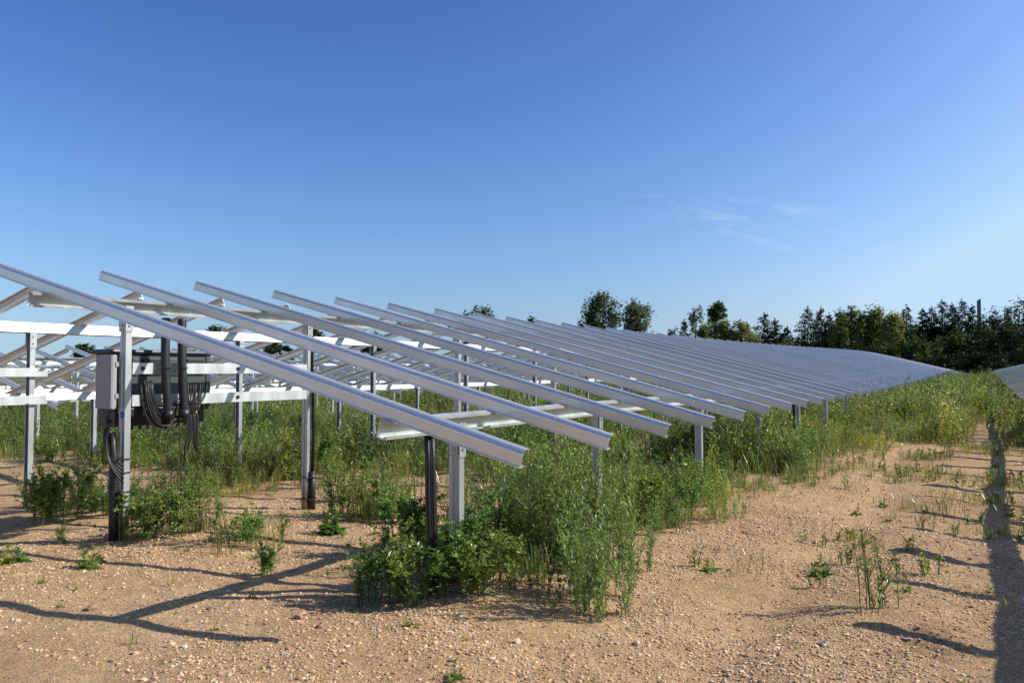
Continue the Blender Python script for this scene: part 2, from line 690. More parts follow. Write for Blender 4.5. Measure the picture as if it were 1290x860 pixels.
def clamp_mesh():
    """bent clip that holds a rail down on a beam from behind; origin on the beam top, tilted with the slope"""
    bm = bmesh.new()
    rot = Matrix.Rotation(TILT, 3, 'Y')
    out = sheet([(.036, .016), (.050, .016), (.052, .004), (.082, .004)], .004)
    extrude(bm, out, lambda u, w, q: tuple(rot @ Vector((q, u, w))), -.022, .022)
    bmesh.ops.recalc_face_normals(bm, faces=bm.faces)
    me = bpy.data.meshes.new('clamp')
    bm.to_mesh(me)
    bm.free()
    me.materials.append(M_BOLT)
    return me


ME_RAIL = rail_mesh()
ME_BRACKET = bracket_mesh()
ME_CLAMP = clamp_mesh()
_beam_cache, _post_cache = {}, {}


def beam_of(L):
    k = round(L, 3)
    if k not in _beam_cache:
        _beam_cache[k] = beam_mesh(L)
    return _beam_cache[k]


def post_of(H):
    k = round(H, 2)
    if k not in _post_cache:
        _post_cache[k] = post_mesh(k)
    return _post_cache[k]


LOW_H = 0.975                                          # underside of the rail at its low end
# posts and beams, horizontal distance from the low end
FRONT_D, REAR_D = 0.90, 4.50


def mount_row(a_low, flip, y_rail, n_rail, y_posts, dz, label, near_to, jit=0.0):
    """a_low: distance of the low edge to the left of the camera axis; flip: slope climbs towards +x instead of -x"""
    sgn = 1.0 if flip else -1.0                       # direction of climb along x
    x_low = -a_low
    yb = y_rail - 0.12
    base = Vector((x_low, yb, float(gz(x_low, yb))))
    root = empty('mounting_frame', base, label, 'solar mounting frame', 'rows of mounting frames across the field')
    y_end = y_rail + STEP * (n_rail - 1)
    Rz = Matrix.Rotation(math.pi if flip else 0.0, 4, 'Z')

    def put(name, me, loc, mtx=None, parent=None, off=None):
        o = link(name, me, None, parent or root)
        m = Matrix.Translation(Vector(loc) - (off if off is not None else base))
        o.matrix_local = m @ (mtx if mtx is not None else Matrix.Identity(4))
        return o
    for k in range(n_rail):
        y = y_rail + STEP * k
        j = rnd.uniform(-.012, .012)
        z = LOW_H + dz + float(prof(y)) + rnd.uniform(-.004, .004)
        rm = Rz @ Matrix.Rotation(rnd.uniform(-.0025, .0025), 4, 'Z')
        ro = put('rail', ME_RAIL, (x_low + j, y, z), rm)
        if y < near_to:
            for d in (FRONT_D, REAR_D):
                c = link('clamp', ME_CLAMP, None, ro)
                c.matrix_local = Matrix.Translation((-d, 0, d * TT))
    for d in (FRONT_D, REAR_D):
        xb = x_low + sgn * d
        zb = LOW_H + dz + d * TT
        # beams in lengths that follow the ground
        ys = [y_rail - (.13 if d == REAR_D else .045)]
        while ys[-1] < y_end + .2:
            ys.append(min(ys[-1] + 6.06, y_end + .21))
        for y0, y1 in zip(ys[:-1], ys[1:]):
            L = y1 - y0 - 0.012
            if L < .1:
                continue
            z0, z1 = float(prof(y0)), float(prof(y1))
            pitch = math.atan2(z1 - z0, y1 - y0)
            if flip:
                mt = Matrix.Rotation(pitch, 4, 'X') @ Rz
                put('beam', beam_of(L), (xb, y0 + L, zb + z1), mt)
            else:
                put('beam', beam_of(L), (xb, y0, zb + z0), Matrix.Rotation(pitch, 4, 'X'))
        for y in y_posts:
            if y > y_end + .1:
                break
            top = zb + float(prof(y)) - BEAM_H * CT - .012
            g = float(gz(xb, y))
            H = top - g
            po = put('post', post_of(H), (xb, y, g), Rz)
            if y < near_to + 6:
                br = link('bracket', ME_BRACKET, None, po)
                br.matrix_local = Matrix.Translation((0, 0, H))
    return root, base


def posts_from(first, second, step, n):
    return [first] + [second + step * i for i in range(n)]


A_LOW = 2.15
PERIOD = 14.6
RIDGE = 8.1
near_posts = posts_from(4.42, 6.66, 3.03, 80)
row1, row1_base = mount_row(A_LOW, False, 3.735, 205, near_posts, 0.0,
                            'nearest row of sloping silver rails on posts, its open end towards the viewer', 20)
row2, row2_base = mount_row(2 * RIDGE - A_LOW, True, 2.40, 62, posts_from(2.2, 5.22, 3.03, 24), -.09,
                            'second row, sloping the other way, back to back with the nearest row', 14)
mount_row(A_LOW + PERIOD, False, 3.9, 60, posts_from(4.5, 6.7, 3.03, 24), -.30,
          'third row from the viewer, across the next weedy lane behind the white beams', 0)
mount_row(2 * RIDGE - A_LOW + PERIOD, True, 3.3, 60, posts_from(4.0, 6.2, 3.03, 24), -.36,
          'fourth row, leaning away from the third in the far left field', 0)
mount_row(A_LOW + 2 * PERIOD, False, 4.4, 62, posts_from(5.0, 7.2, 3.03, 24), -.48,
          'fifth row, far off to the left beyond two weedy lanes', 0)
mount_row(2 * RIDGE - A_LOW + 2 * PERIOD, True, 5.0, 62, posts_from(5.6, 7.9, 3.03, 24), -.54,
          'sixth and farthest row of rails in the left field', 0)
row_r, row_r_base = mount_row(-0.60, True, 3.60, 150, posts_from(4.3, 6.5, 3.03, 60), -.02,
                              'row at the right edge across the sandy aisle, its low end nearest the aisle', 8)

# cross bars between the first two rear posts (they carry the inverter) and the pair on the second row
BAR_OUT = sheet([(-.040, -.046), (-.040, -.050), (0, -.050), (0, .050), (-.040, .050), (-.040, .046)], 0.003)


def cross_bar(root, base, x, y0, y1, z, holes):
    bm = bmesh.new()
    extrude(bm, BAR_OUT, lambda u, w, s: (u, s, w), 0.0, y1 - y0)
    o = bm_done(bm, 'cross_bar', M_GALV, root)
    o.location = Vector((x, y0, z)) - base
    for h in holes:
        b2 = bmesh.new()
        bm_tube(b2, [(0, h, 0), (.008, h, 0), (.008, h, 0), (.013, h, 0)], [.020, .020, .012, .012], 10)
        bm_done(b2, 'bolt', M_BLACK, o)
    return o


XR = -(A_LOW + REAR_D)
for zz in (1.515, 1.225):
    cross_bar(row1, row1_base, XR + .050, 4.485, 6.64, zz, (.10, 1.18))
XR2 = -(2 * RIDGE - A_LOW - REAR_D)
for zz in (1.475, 1.155):
    cross_bar(row2, row2_base, XR2 + .088, 2.05, 5.34, zz, (.2,))

# ------------------------------------------------------------------ inverter and boxes
inv = empty('inverter', (-6.98, 5.02, .98), 'dark grey inverter with navy lid hung behind the two white cross bars', 'inverter')


def inv_part(name, mat, boxes, parent=None, smooth=False):
    bm = bmesh.new()
    for c, s, bv in boxes:
        bm_box(bm, c, s, None, bv)
    return bm_done(bm, name, mat, parent or inv, smooth)


inv_part('casing', M_CASE, [((-.05, 0, .42), (.22, 1.10, .50), .012)])
inv_part('lid', M_LID, [((-.03, 0, .690), (.34, 1.16, .045), .02)])
inv_part('connection_box', M_BLACK, [((-.04, -.02, .08), (.26, .98, .17), .01)])
hs = inv_part('heat_sink', M_CASE, [((.085, 0, .42), (.05, 1.00, .48), .004)])
for k in range(4):
    yy = -.40 + .245 * k
    inv_part('cooling_panel', M_CASE if k % 2 == 0 else M_BLACK, [((.118, yy, .55), (.014, .20, .16), .004), ((.118, yy, .29), (.014, .20, .17), .004)], hs)
for yy in (-.47, .49):
    inv_part('side_rail', M_CASE, [((.108, yy, .40), (.026, .05, .56), .004)])
for yy in (-.36, .40):
    inv_part('mounting_leg', M_BLACK, [((.0, yy, -.05), (.06, .09, .16), .006)])
for k in range(10):
    bm = bmesh.new()
    bm_tube(bm, [(.06, -.40 + k * .082, .02), (.06, -.40 + k * .082, -.035)], .014, 8)
    bm_done(bm, 'cable_gland', M_BLACK, inv)

jb = empty('junction_box', (-6.745, 4.33, 1.15), 'flat grey junction box beside the first tall rear post', 'junction box')
bm = bmesh.new()
bm_box(bm, (0, .0, .245), (.235, .045, .48), None, .006)
bm_done(bm, 'housing', M_BOX, jb)
bm = bmesh.new()
bm_box(bm, (0, -.026, .245), (.229, .012, .472), None, .005)
door = bm_done(bm, 'cover', M_BOX, jb)
bm = bmesh.new()
bm.free()
for yy in (.10, .38):
    bm = bmesh.new()
    bm_tube(bm, [(.09, -.030, yy), (.09, -.036, yy)], .010, 10)
    bm_done(bm, 'screw', M_BOLT, door)
    bm = bmesh.new()
    bm_box(bm, (.121, .02, yy + .02), (.012, .03, .04), None, .003)
    bm_done(bm, 'wall_bracket', M_BOX, jb)

# corrugated conduits from the upper beam down past the cross bars
for i, (yy, lean, lab) in enumerate(((4.80, .03, 'black corrugated conduit in front of the inverter, the one nearer the first post'),
                                     (4.97, .02, 'black corrugated conduit in front of the inverter, the one farther from the first post'))):
    t = empty('conduit', (-6.52, yy, 1.10), lab, 'conduit', 'conduits in front of the inverter')
    bm = bmesh.new()
    pts, rads = [], []
    n = 110
    for k in range(n + 1):
        q = k / n
        pts.append((-.05 * q * q, -lean * math.sin(q * 3), .90 * q - .02))
        rads.append(.043 if k % 2 == 0 else .037)
    bm_tube(bm, pts, rads, 12)
    bm_done(bm, 'tube', M_BLACK, t, True)
    bm = bmesh.new()
    bm_tube(bm, [(0, 0, -.05), (0, 0, .03)], .050, 12)
    bm_done(bm, 'end_collar', M_BLACK, t, True)
    for zz in (.13, .42):
        bm = bmesh.new()
        bm_tube(bm, [(-.004, -lean * math.sin(zz * 3), zz - .006), (-.004, -lean * math.sin(zz * 3), zz + .006)], .047, 12)
        bm_done(bm, 'cable_tie', M_CABLE, t)

# drooping cables under the inverter
cb = empty('cable_bundle', (-6.62, 4.85, 1.05), 'black drooping cables with yellow tags looped under the inverter', 'cables')
rc = random.Random(5)
for k in range(15):
    y0 = -.26 + rc.uniform(-.03, .03) + .007 * k
    y1 = .06 + rc.uniform(-.05, .10)
    sag = rc.uniform(.14, .34)
    x0 = rc.uniform(-.02, .05)
    p = bez((x0, y0, .36 - rc.uniform(0, .05)), (x0 + .03, y0 - .02, .2 - sag), (x0 + .05, y1 - .10, -.10 - sag * .4), (x0, y1, .10 + rc.uniform(-.04, .06)), 14)
    bm = bmesh.new()
    bm_tube(bm, p, .0085, 6)
    c = bm_done(bm, 'cable', M_CABLE, cb, True)
    if k % 3 == 0:
        bm = bmesh.new()
        bm_tube(bm, [p[12], p[13]], .010, 6)
        bm_done(bm, 'tag', M_YEL, c)
for k in range(10):
    y0 = .22 + .022 * k + rc.uniform(-.02, .02)
    p = bez((.02, y0, .32), (.05, y0 - .04, .10), (.05, .30 + rc.uniform(-.05, .05), .12), (.0, .22 + rc.uniform(-.08, .10), .08 - rc.uniform(0, .08)), 12)
    bm = bmesh.new()
    bm_tube(bm, p, .0065, 6)
    c = bm_done(bm, 'cable', M_CABLE, cb, True)
    if k % 4 == 0:
        bm = bmesh.new()
        bm_tube(bm, [p[10], p[11]], .010, 6)
        bm_done(bm, 'tag', M_YEL, c)
for k in range(7):
    y0 = .26 + rc.uniform(-.06, .08)
    p = bez((.0, y0, .05), (.02, y0 + .02, -.1), (.03, y0 - .03, -.2), (.0, y0 + rc.uniform(-.06, .06), -.28 - rc.uniform(0, .1)), 8)
    bm = bmesh.new()
    bm_tube(bm, p, .008, 6)
    bm_done(bm, 'cable', M_CABLE, cb, True)
bm = bmesh.new()
bm_tube(bm, bez((.03, .12, -.02), (.04, .12, -.3), (.02, .16, -.5), (.03, .15, -.83), 12), .005, 6)
bm_done(bm, 'loose_cable', M_CABLE, cb, True)


def strap_ring(x, y, z, sx, sy, parent, base):
    bm = bmesh.new()
    bm_box(bm, (0, 0, 0), (sx, sy, .008))
    o = bm_done(bm, 'cable_tie', M_CABLE, parent)
    o.location = Vector((x, y, z)) - base
    return o


# cable duct along the first rear post
g0 = float(gz(XR, 4.42))
duct_loc = Vector((XR - .02, 4.375, g0 - .03))
duct = empty('cable_duct', duct_loc, 'thick black cable duct strapped to the first tall rear post', 'cable duct')
bm = bmesh.new()
bm_tube(bm, [(0, 0, 0), (.01, -.012, .25), (-.012, -.004, .5), (.004, -.012, .72), (-.03, .0, .86), (-.05, .0, .98)], [.042, .040, .041, .038, .034, .03], 10)
bm_done(bm, 'tube', M_CABLE, duct, True)
for k in range(5):
    bm = bmesh.new()
    q = .02 * k
    bm_tube(bm, bez((-.06 + q * .6, -.03, 1.10), (-.16 + q, -.06, .88), (.02, -.10 - q * .4, .74), (.10, .02, .70 - q * 2), 12), .009, 6)
    bm_done(bm, 'cable', M_CABLE, duct, True)
for k in range(3):
    bm = bmesh.new()
    bm_tube(bm, bez((-.06, -.02, .95 - .03 * k), (-.10, -.05, 1.12), (-.05 + .04 * k, -.05, 1.22), (.03, -.03, 1.20 + .02 * k), 10), .008, 6)
    bm_done(bm, 'cable', M_CABLE, duct, True)
for zz in (.30, .43, .60, .72):
    strap_ring(XR + .005, 4.43, g0 + zz, .108, .122, duct, duct_loc)
bm = bmesh.new()
bm_box(bm, (0, 0, 0), (.052, .003, .058))
st = bm_done(bm, 'sticker', M_BLUE, row1)
st.location = Vector((XR + .010, 4.417, 1.10)) - row1_base

g1 = float(gz(XR, 6.66))
d2_loc = Vector((XR + .062, 6.72, g1 - .03))
duct2 = empty('cable_duct', d2_loc, 'black cable duct tied behind the second tall rear post', 'cable duct')
bm = bmesh.new()
bm_tube(bm, [(0, 0, 0), (.0, .0, .25), (.0, .005, .46)], [.040, .040, .034], 10)
bm_done(bm, 'tube', M_CABLE, duct2, True)
for k in range(3):
    bm = bmesh.new()
    bm_tube(bm, [(-.01 + .012 * k, .0, .42), (-.008 + .012 * k, .012, .9), (-.01 + .010 * k, .0, 1.4), (-.02 + .01 * k, 0, 1.98)], .008, 6)
    bm_done(bm, 'cable', M_CABLE, duct2, True)
for zz in (.12, .36):
    strap_ring(XR + .03, 6.70, g1 + zz, .16, .13, duct2, d2_loc)

# bundle of cables hanging from the low beam beside the first front post
XF = -(A_LOW + FRONT_D)
gf = float(gz(XF - .04, 4.25))
fb_loc = Vector((XF - .05, 4.24, gf - .03))
fb = empty('cable_bundle', fb_loc, 'black cables hanging from the low beam beside the first front post', 'cables')
for k in range(16):
    ang = k * 2.4
    r0 = .014 + .026 * ((k * 7) % 5) / 5
    ox, oy = r0 * math.cos(ang), r0 * math.sin(ang)
    H = 1.125 - gf
    w = rc.uniform(-.012, .012)
    bm = bmesh.new()
    bm_tube(bm, [(ox + .015, oy, 0), (ox * .8 + .012 + w, oy * .8, .25 * H), (ox * 1.1 + w, oy, .55 * H), (ox * .9 - .004, oy, .8 * H), (ox - .015, oy * .9, H)], .0095, 6)
    bm_done(bm, 'cable', M_CABLE, fb, True)

# thin cable drops farther along the low beam
for yy, lab in ((15.86, 'black cable drop by a front post halfway along the nearest row'),):
    gq = float(gz(XF, yy))
    cd = empty('cable_drop', (XF - .09, yy - .05, gq - .02), lab, 'cables')
    for k in range(4):
        bm = bmesh.new()
        bm_tube(bm, [(.02 * k, 0, 0), (.02 * k + .01, .01, .4), (.018 * k, 0, .8), (.02 * k, .02, 1.12)], .011, 6)
        bm_done(bm, 'cable', M_CABLE, cd, True)


# ------------------------------------------------------------------ plants
class PB:
    """collects stems and leaves as triangles"""

    def __init__(self, seed):
        self.r = np.random.default_rng(seed)
        self.V, self.F, self.C, self.n = [], [], [], 0

    def add(self, V, F, C):
        V = np.asarray(V, dtype=np.float64).reshape(-1, 3)
        self.V.append(V)
        self.F.append(np.asarray(F, dtype=np.int64).reshape(-1, 3) + self.n)
        C = np.asarray(C, dtype=np.float64)
        self.C.append(np.broadcast_to(C, (len(V), 3)) if C.ndim == 1 else C)
        self.n += len(V)

    def stem(self, pts, r0, r1, col, sides=3):
        pts = np.asarray(pts, dtype=np.float64)
        n = len(pts)
        ang = np.arange(sides) * 2 * math.pi / sides
        rad = np.linspace(r0, r1, n)
        off = np.stack([np.cos(ang), np.sin(ang), np.zeros(sides)], -1)
        V = pts[:, None, :] + off[None] * rad[:, None, None]
        F = []
        for i in range(n - 1):
            for k in range(sides):
                a, b = i * sides + k, i * sides + (k + 1) % sides
                F += [(a, b, b + sides), (a, b + sides, a + sides)]
        self.add(V, F, col)

    def leaves(self, P, D, L, W, col, var=.5, fold=.25, droop=.0):
        """diamond leaves folded on the midrib; P base, D direction"""
        P, D = np.asarray(P, float), np.asarray(D, float)
        m = len(P)
        if m == 0:
            return
        L = np.broadcast_to(np.asarray(L, float), (m,))[:, None]
        W = np.broadcast_to(np.asarray(W, float), (m,))[:, None]
        D = D / np.linalg.norm(D, axis=1, keepdims=True)
        S = np.cross(D, np.array([0, 0, 1.0]) + self.r.normal(0, .35, (m, 3)))
        S /= np.linalg.norm(S, axis=1, keepdims=True) + 1e-9
        U = np.cross(S, D)
        tip = P + D * L - np.array([0, 0, 1.0]) * droop * L
        mid = P + D * L * .45
        V = np.stack([P, mid + S * W * .5 + U * W * fold, tip, mid - S * W * .5 + U * W * fold], 1)
        base = np.arange(m)[:, None] * 4
        F = np.concatenate([base + np.array([0, 1, 2]), base + np.array([0, 2, 3])], 0)
        c = np.asarray(col, float)[None] * (1 + self.r.uniform(-var, var, (m, 1)))
        c = c * (1 + self.r.uniform(-.08, .08, (m, 3)))
        self.add(V.reshape(-1, 3), F, np.repeat(c, 4, 0))

    def done(self):
        return np.concatenate(self.V), np.concatenate(self.F), np.concatenate(self.C)


GREEN_A = (.115, .175, .040)      # leafy weeds
GREEN_B = (.165, .222, .062)      # feathery grey green
GREEN_C = (.225, .240, .070)      # grass
GREEN_D = (.190, .250, .050)      # fresh
STRAW = (.30, .24, .12)
STEMC = (.10, .12, .045)


def curve_stem(r, h, lean, n=5, base=(0, 0, 0)):
    az = r.uniform(0, 2 * math.pi)
    t = np.linspace(0, 1, n)
    d = lean * h * t ** 1.6
    wob = r.normal(0, .012 * h, (n, 2)) * t[:, None]
    return np.stack([base[0] + d * math.cos(az) + wob[:, 0], base[1] + d * math.sin(az) + wob[:, 1], base[2] + h * t], -1)


def interp_path(pts, t):
    n = len(pts) - 1
    f = np.clip(np.asarray(t) * n, 0, n - 1e-6)
    i = f.astype(int)
    w = (f - i)[:, None]
    return pts[i] * (1 - w) + pts[i + 1] * w


def rand_dir(r, m, up):
    az = r.uniform(0, 2 * math.pi, m)
    el = np.asarray(up) + r.normal(0, .3, m)
    return np.stack([np.cos(az) * np.cos(el), np.sin(az) * np.cos(el), np.sin(el)], -1)


def leafy(seed, h=.5, branches=7, dens=1.0, col=GREEN_A, stems=2, lsz=1.0):
    b = PB(seed)
    r = b.r
    for s in range(stems):
        hh = h * r.uniform(.65, 1.0)
        main = curve_stem(r, hh, r.uniform(.05, .35), 5, (r.normal(0, .03), r.normal(0, .03), 0))
        b.stem(main, .005, .002, STEMC)
        nl = int(26 * dens)
        t = r.uniform(.12, 1, nl)
        b.leaves(interp_path(main, t), rand_dir(r, nl, .3), r.uniform(.022, .045, nl) * (1.25 - .6 * t) * lsz, r.uniform(.012, .024, nl) * lsz, col)
        for k in range(branches):
            tb = r.uniform(.12, .85)
            p0 = interp_path(main, np.array([tb]))[0]
            L = hh * (1.05 - tb) * r.uniform(.35, .65)
            d = rand_dir(r, 1, .55)[0]
            q = np.linspace(0, 1, 4)[:, None]
            br = p0 + d * L * q + np.array([0, 0, .25 * L]) * q ** 2
            b.stem(br, .0025, .001, STEMC)
            nl = int(15 * dens)
            t = r.uniform(.1, 1, nl)
            b.leaves(interp_path(br, t), rand_dir(r, nl, .35), r.uniform(.018, .038, nl) * (1.2 - .4 * t) * lsz, r.uniform(.010, .020, nl) * lsz, col)
            # seed heads at the branch ends
            nl = int(5 * dens)
            b.leaves(br[-1] + r.normal(0, .008, (nl, 3)), rand_dir(r, nl, .9), .012 * lsz, .009 * lsz, tuple(c * 1.35 for c in col))
    return b.done()


def feathery(seed, h=.75, stems=5, dens=1.0, col=GREEN_B, lw=1.0):
    b = PB(seed)
    r = b.r
    for s in range(stems):
        hh = h * r.uniform(.5, 1.0)
        main = curve_stem(r, hh, r.uniform(.04, .50), 5, (r.normal(0, .05), r.normal(0, .05), 0))
        b.stem(main, .003, .0012, STEMC)
        nl = int(70 * dens)
        t = r.uniform(.02, 1, nl)
        b.leaves(interp_path(main, t), rand_dir(r, nl, .55), r.uniform(.03, .062, nl) * (1.25 - .6 * t), r.uniform(.008, .016, nl) * lw, col, fold=.1)
        for k in range(7):
            tb = r.uniform(.1, .95)
            p0 = interp_path(main, np.array([tb]))[0]
            L = hh * r.uniform(.14, .36) * (1.15 - .6 * tb)
            d = rand_dir(r, 1, .85)[0]
            q = np.linspace(0, 1, 3)[:, None]
            br = p0 + d * L * q + np.array([0, 0, .2 * L]) * q ** 2
            b.stem(br, .0014, .0008, STEMC)
            nl = int(20 * dens)
            b.leaves(interp_path(br, r.uniform(0, 1, nl)), rand_dir(r, nl, .7), r.uniform(.018, .036, nl), r.uniform(.005, .010, nl) * lw, tuple(c * 1.12 for c in col), fold=.1)
    return b.done()


def blades(seed, h=.35, n=26, spread=.06, col=GREEN_C, w=.006, dry=.15):
    b = PB(seed)
    r = b.r
    for k in range(n):
        hh = h * r.uniform(.4, 1.0)
        az = r.uniform(0, 2 * math.pi)
        d = np.array([math.cos(az), math.sin(az), 0])
        s = np.array([-d[1], d[0], 0]) * w * .5 * r.uniform(.6, 1.3)
        bend = r.uniform(.15, .75)
        p0 = np.array([r.normal(0, spread), r.normal(0, spread), 0])
        pts = [p0, p0 + d * hh * bend * .25 + np.array([0, 0, hh * .5]), p0 + d * hh * bend * .65 + np.array([0, 0, hh * .88]), p0 + d * hh * bend * 1.15 + np.array([0, 0, hh * (1.0 - .25 * bend)])]
        V = [pts[0] - s, pts[0] + s, pts[1] - s, pts[1] + s, pts[2] - s * .7, pts[2] + s * .7, pts[3]]
        F = [(0, 1, 3), (0, 3, 2), (2, 3, 5), (2, 5, 4), (4, 5, 6)]
        c = np.array(STRAW if r.random() < dry else col) * r.uniform(.7, 1.25)
        b.add(V, F, c)
    return b.done()


def rosette(seed, n=14, L=.09, col=GREEN_D):
    b = PB(seed)
    r = b.r
    P = r.normal(0, .012, (n, 3))
    P[:, 2] = .012
    b.leaves(P, rand_dir(r, n, .35), r.uniform(.5, 1.1, n) * L, r.uniform(.25, .42, n) * L, col, droop=.15)
    pts = curve_stem(r, L * 1.3, .2, 4)
    b.stem(pts, .002, .001, STEMC)
    b.leaves(interp_path(pts, r.uniform(.3, 1, n)), rand_dir(r, n, .5), r.uniform(.3, .6, n) * L, r.uniform(.12, .2, n) * L, col)
    return b.done()


def flowering(seed, h=.85, col=GREEN_D, dens=1.0, flower=(.72, .72, .66), nfl=14):
    b = PB(seed)
    r = b.r
    for s in range(3):
        hh = h * r.uniform(.6, 1)
        main = curve_stem(r, hh, r.uniform(.05, .2), 5, (r.normal(0, .06), r.normal(0, .06), 0))
        b.stem(main, .0045, .002, STEMC)
        nl = int(24 * dens)
        t = r.uniform(.05, .9, nl)
        b.leaves(interp_path(main, t), rand_dir(r, nl, .5), r.uniform(.05, .10, nl) * (1.2 - .6 * t), r.uniform(.012, .03, nl), col, droop=.2)
        for k in range(4):
            p0 = interp_path(main, np.array([r.uniform(.6, 1)]))[0]
            d = rand_dir(r, 1, 1.0)[0]
            L = hh * r.uniform(.08, .22)
            br = p0 + d * L * np.linspace(0, 1, 3)[:, None]
            b.stem(br, .002, .001, STEMC)
            m = int(nfl * dens / 4) + 1
            b.leaves(br[-1] + r.normal(0, .018, (m, 3)), rand_dir(r, m, .6), .016, .014, flower if r.random() < .5 else tuple(c * 1.3 for c in col))
    return b.done()


def drystalk(seed, h=.6):
    b = PB(seed)
    r = b.r
    for s in range(4):
        main = curve_stem(r, h * r.uniform(.6, 1), r.uniform(.05, .4), 4, (r.normal(0, .04), r.normal(0, .04), 0))
        b.stem(main, .003, .0015, (.16, .12, .07))
        nl = 22
        t = r.uniform(.35, 1, nl)
        b.leaves(interp_path(main, t), rand_dir(r, nl, .6), r.uniform(.012, .035, nl), r.uniform(.005, .010, nl), (.19, .145, .08))
    return b.done()


def scatter(protos, X, Y, S, tint, which=None, sink=.01, seed=1, patchy=True):
    """merges copies of the prototypes into one triangle soup standing on the ground"""
    r = np.random.default_rng(seed)
    n = len(X)
    if patchy:
        tint = tint * patch_tint(X, Y)
        S = S * np.clip(patch_size(X, Y), .35, 1.45)
    which = r.integers(0, len(protos), n) if which is None else which
    Z = gz(X, Y) - sink
    yaw = r.uniform(0, 2 * math.pi, n)
    Vs, Fs, Cs, off = [], [], [], 0
    for k, (V, F, C) in enumerate(protos):
        sel = np.where(which == k)[0]
        if len(sel) == 0:
            continue
        c, s = np.cos(yaw[sel])[:, None], np.sin(yaw[sel])[:, None]
        sc = S[sel][:, None]
        hs_ = sc * r.uniform(.85, 1.2, (len(sel), 1))
        vx = (V[None, :, 0] * c - V[None, :, 1] * s) * sc + X[sel][:, None]
        vy = (V[None, :, 0] * s + V[None, :, 1] * c) * sc + Y[sel][:, None]
        vz = V[None, :, 2] * hs_ + Z[sel][:, None]
        Vs.append(np.stack([vx, vy, vz], -1).reshape(-1, 3))
        Fs.append((F[None] + (np.arange(len(sel)) * len(V))[:, None, None] + off).reshape(-1, 3))
        Cs.append((C[None] * tint[sel][:, None, :]).reshape(-1, 3))
        off += len(sel) * len(V)
    return np.concatenate(Vs), np.concatenate(Fs), np.concatenate(Cs)


def tints(n, seed, spread=.28, warm=.12):
    r = np.random.default_rng(seed)
    t = 1 + r.uniform(-spread, spread, (n, 1)) + np.zeros((n, 3))
    w = r.normal(0, warm, n)
    t[:, 0] *= 1 + w
    t[:, 2] *= 1 - w
    return np.clip(t, .35, 1.9)


def ss(e0, e1, x):
    t = np.clip((np.asarray(x) - e0) / (e1 - e0), 0, 1)
    return t * t * (3 - 2 * t)


def density(x, y):
    """plant cover 0..1 over the field"""
    a = -x
    n1 = fbm(x / 1.1, y / 1.1, 3, 60)
    n2 = fbm(x / 3.0, y / 3.0, 2, 77)
    edge = 2.06 + .55 * n1 - .35 * ss(9, 14, y)
    under = ss(edge - .1, edge + .35, a)
    # strip under the low rails is thick; between the posts it is bare near the viewer
    strip = under * (1 - ss(3.3, 3.9, a + .4 * n1)) * ss(4.05, 4.6, y + .5 * n1)
    inner = under * ss(7.1, 10.0, y + 2.4 * n1 + 1.2 * n2)
    back = ss(7.3, 8.6, a) * ss(5.8, 8.0, y + 2.2 * n1)
    clump = under * ss(.04, .22, n1) * ss(4.3, 5.6, y) * .75
    aisle = ss(16.5, 19.5, y + 1.8 * n1) * (1 - np.exp(-((x + .02) / .42) ** 4) * (1 - ss(27, 36, y)))
    side = ss(.45, 1.0, x + .4 * n1) * ss(10.0, 13.0, y + 1.5 * n1)
    mid = (1 - under) * ss(12, 15.5, y) * ss(.12, .3, n1) * .5
    d = np.maximum.reduce([strip, inner, back, clump, aisle, side, mid])
    return d * np.clip(.72 + 2.0 * fbm(x / .8, y / .8, 3, 61), .06, 1.0)


def patch_tint(x, y):
    """species and dryness change from patch to patch"""
    n1, n2 = fbm(x / 1.3, y / 1.3, 2, 201), fbm(x / 2.7 + 5, y / 2.7, 2, 215)
    fresh = np.clip(n1 * 2.2, 0, 1)[:, None]
    dry = np.clip(n2 * 2.0, 0, 1)[:, None]
    dark = np.clip(-n1 * 1.6, 0, .8)[:, None]
    t = 1 + fresh * np.array([.30, .38, -.05]) + dry * np.array([.45, .15, .15]) - dark * np.array([.38, .28, .30])
    return t


def patch_size(x, y):
    """taller and lower patches, low plants along the edge of the aisle"""
    e = -x - 2.15 - .55 * fbm(x / 1.1, y / 1.1, 3, 60) + .35 * ss(9, 14, y)
    edge = np.where((y < 16), np.clip(.48 + .7 * e, .48, 1.0), 1.0)
    return (1 + .9 * fbm(x / 1.7, y / 1.7, 2, 230)) * edge


def candidates(x0, x1, y0, y1, per_m2, seed, thr=None):
    r = np.random.default_rng(seed)
    n = int((x1 - x0) * (y1 - y0) * per_m2)
    X, Y = r.uniform(x0, x1, n), r.uniform(y0, y1, n)
    k = r.random(n) < density(X, Y)
    # nothing outside the widened view of the picture
    s, c = math.sin(YAW), math.cos(YAW)
    zc = Y * c - X * s
    xc = X * c + Y * s
    k &= (np.abs(xc) < .80 * zc + 1.2) & (zc > 1.5)
    return X[k], Y[k]


def stuff_mesh(name, label, parts, mat):
    Vs, Fs, Cs, off = [], [], [], 0
    for V, F, C in parts:
        Vs.append(V)
        Fs.append(F + off)
        Cs.append(C)
        off += len(V)
    me = np_mesh(name, np.concatenate(Vs), np.concatenate(Fs), np.concatenate(Cs))
    o = link(name, me, mat)
    return tag(o, label, None, None, 'stuff')


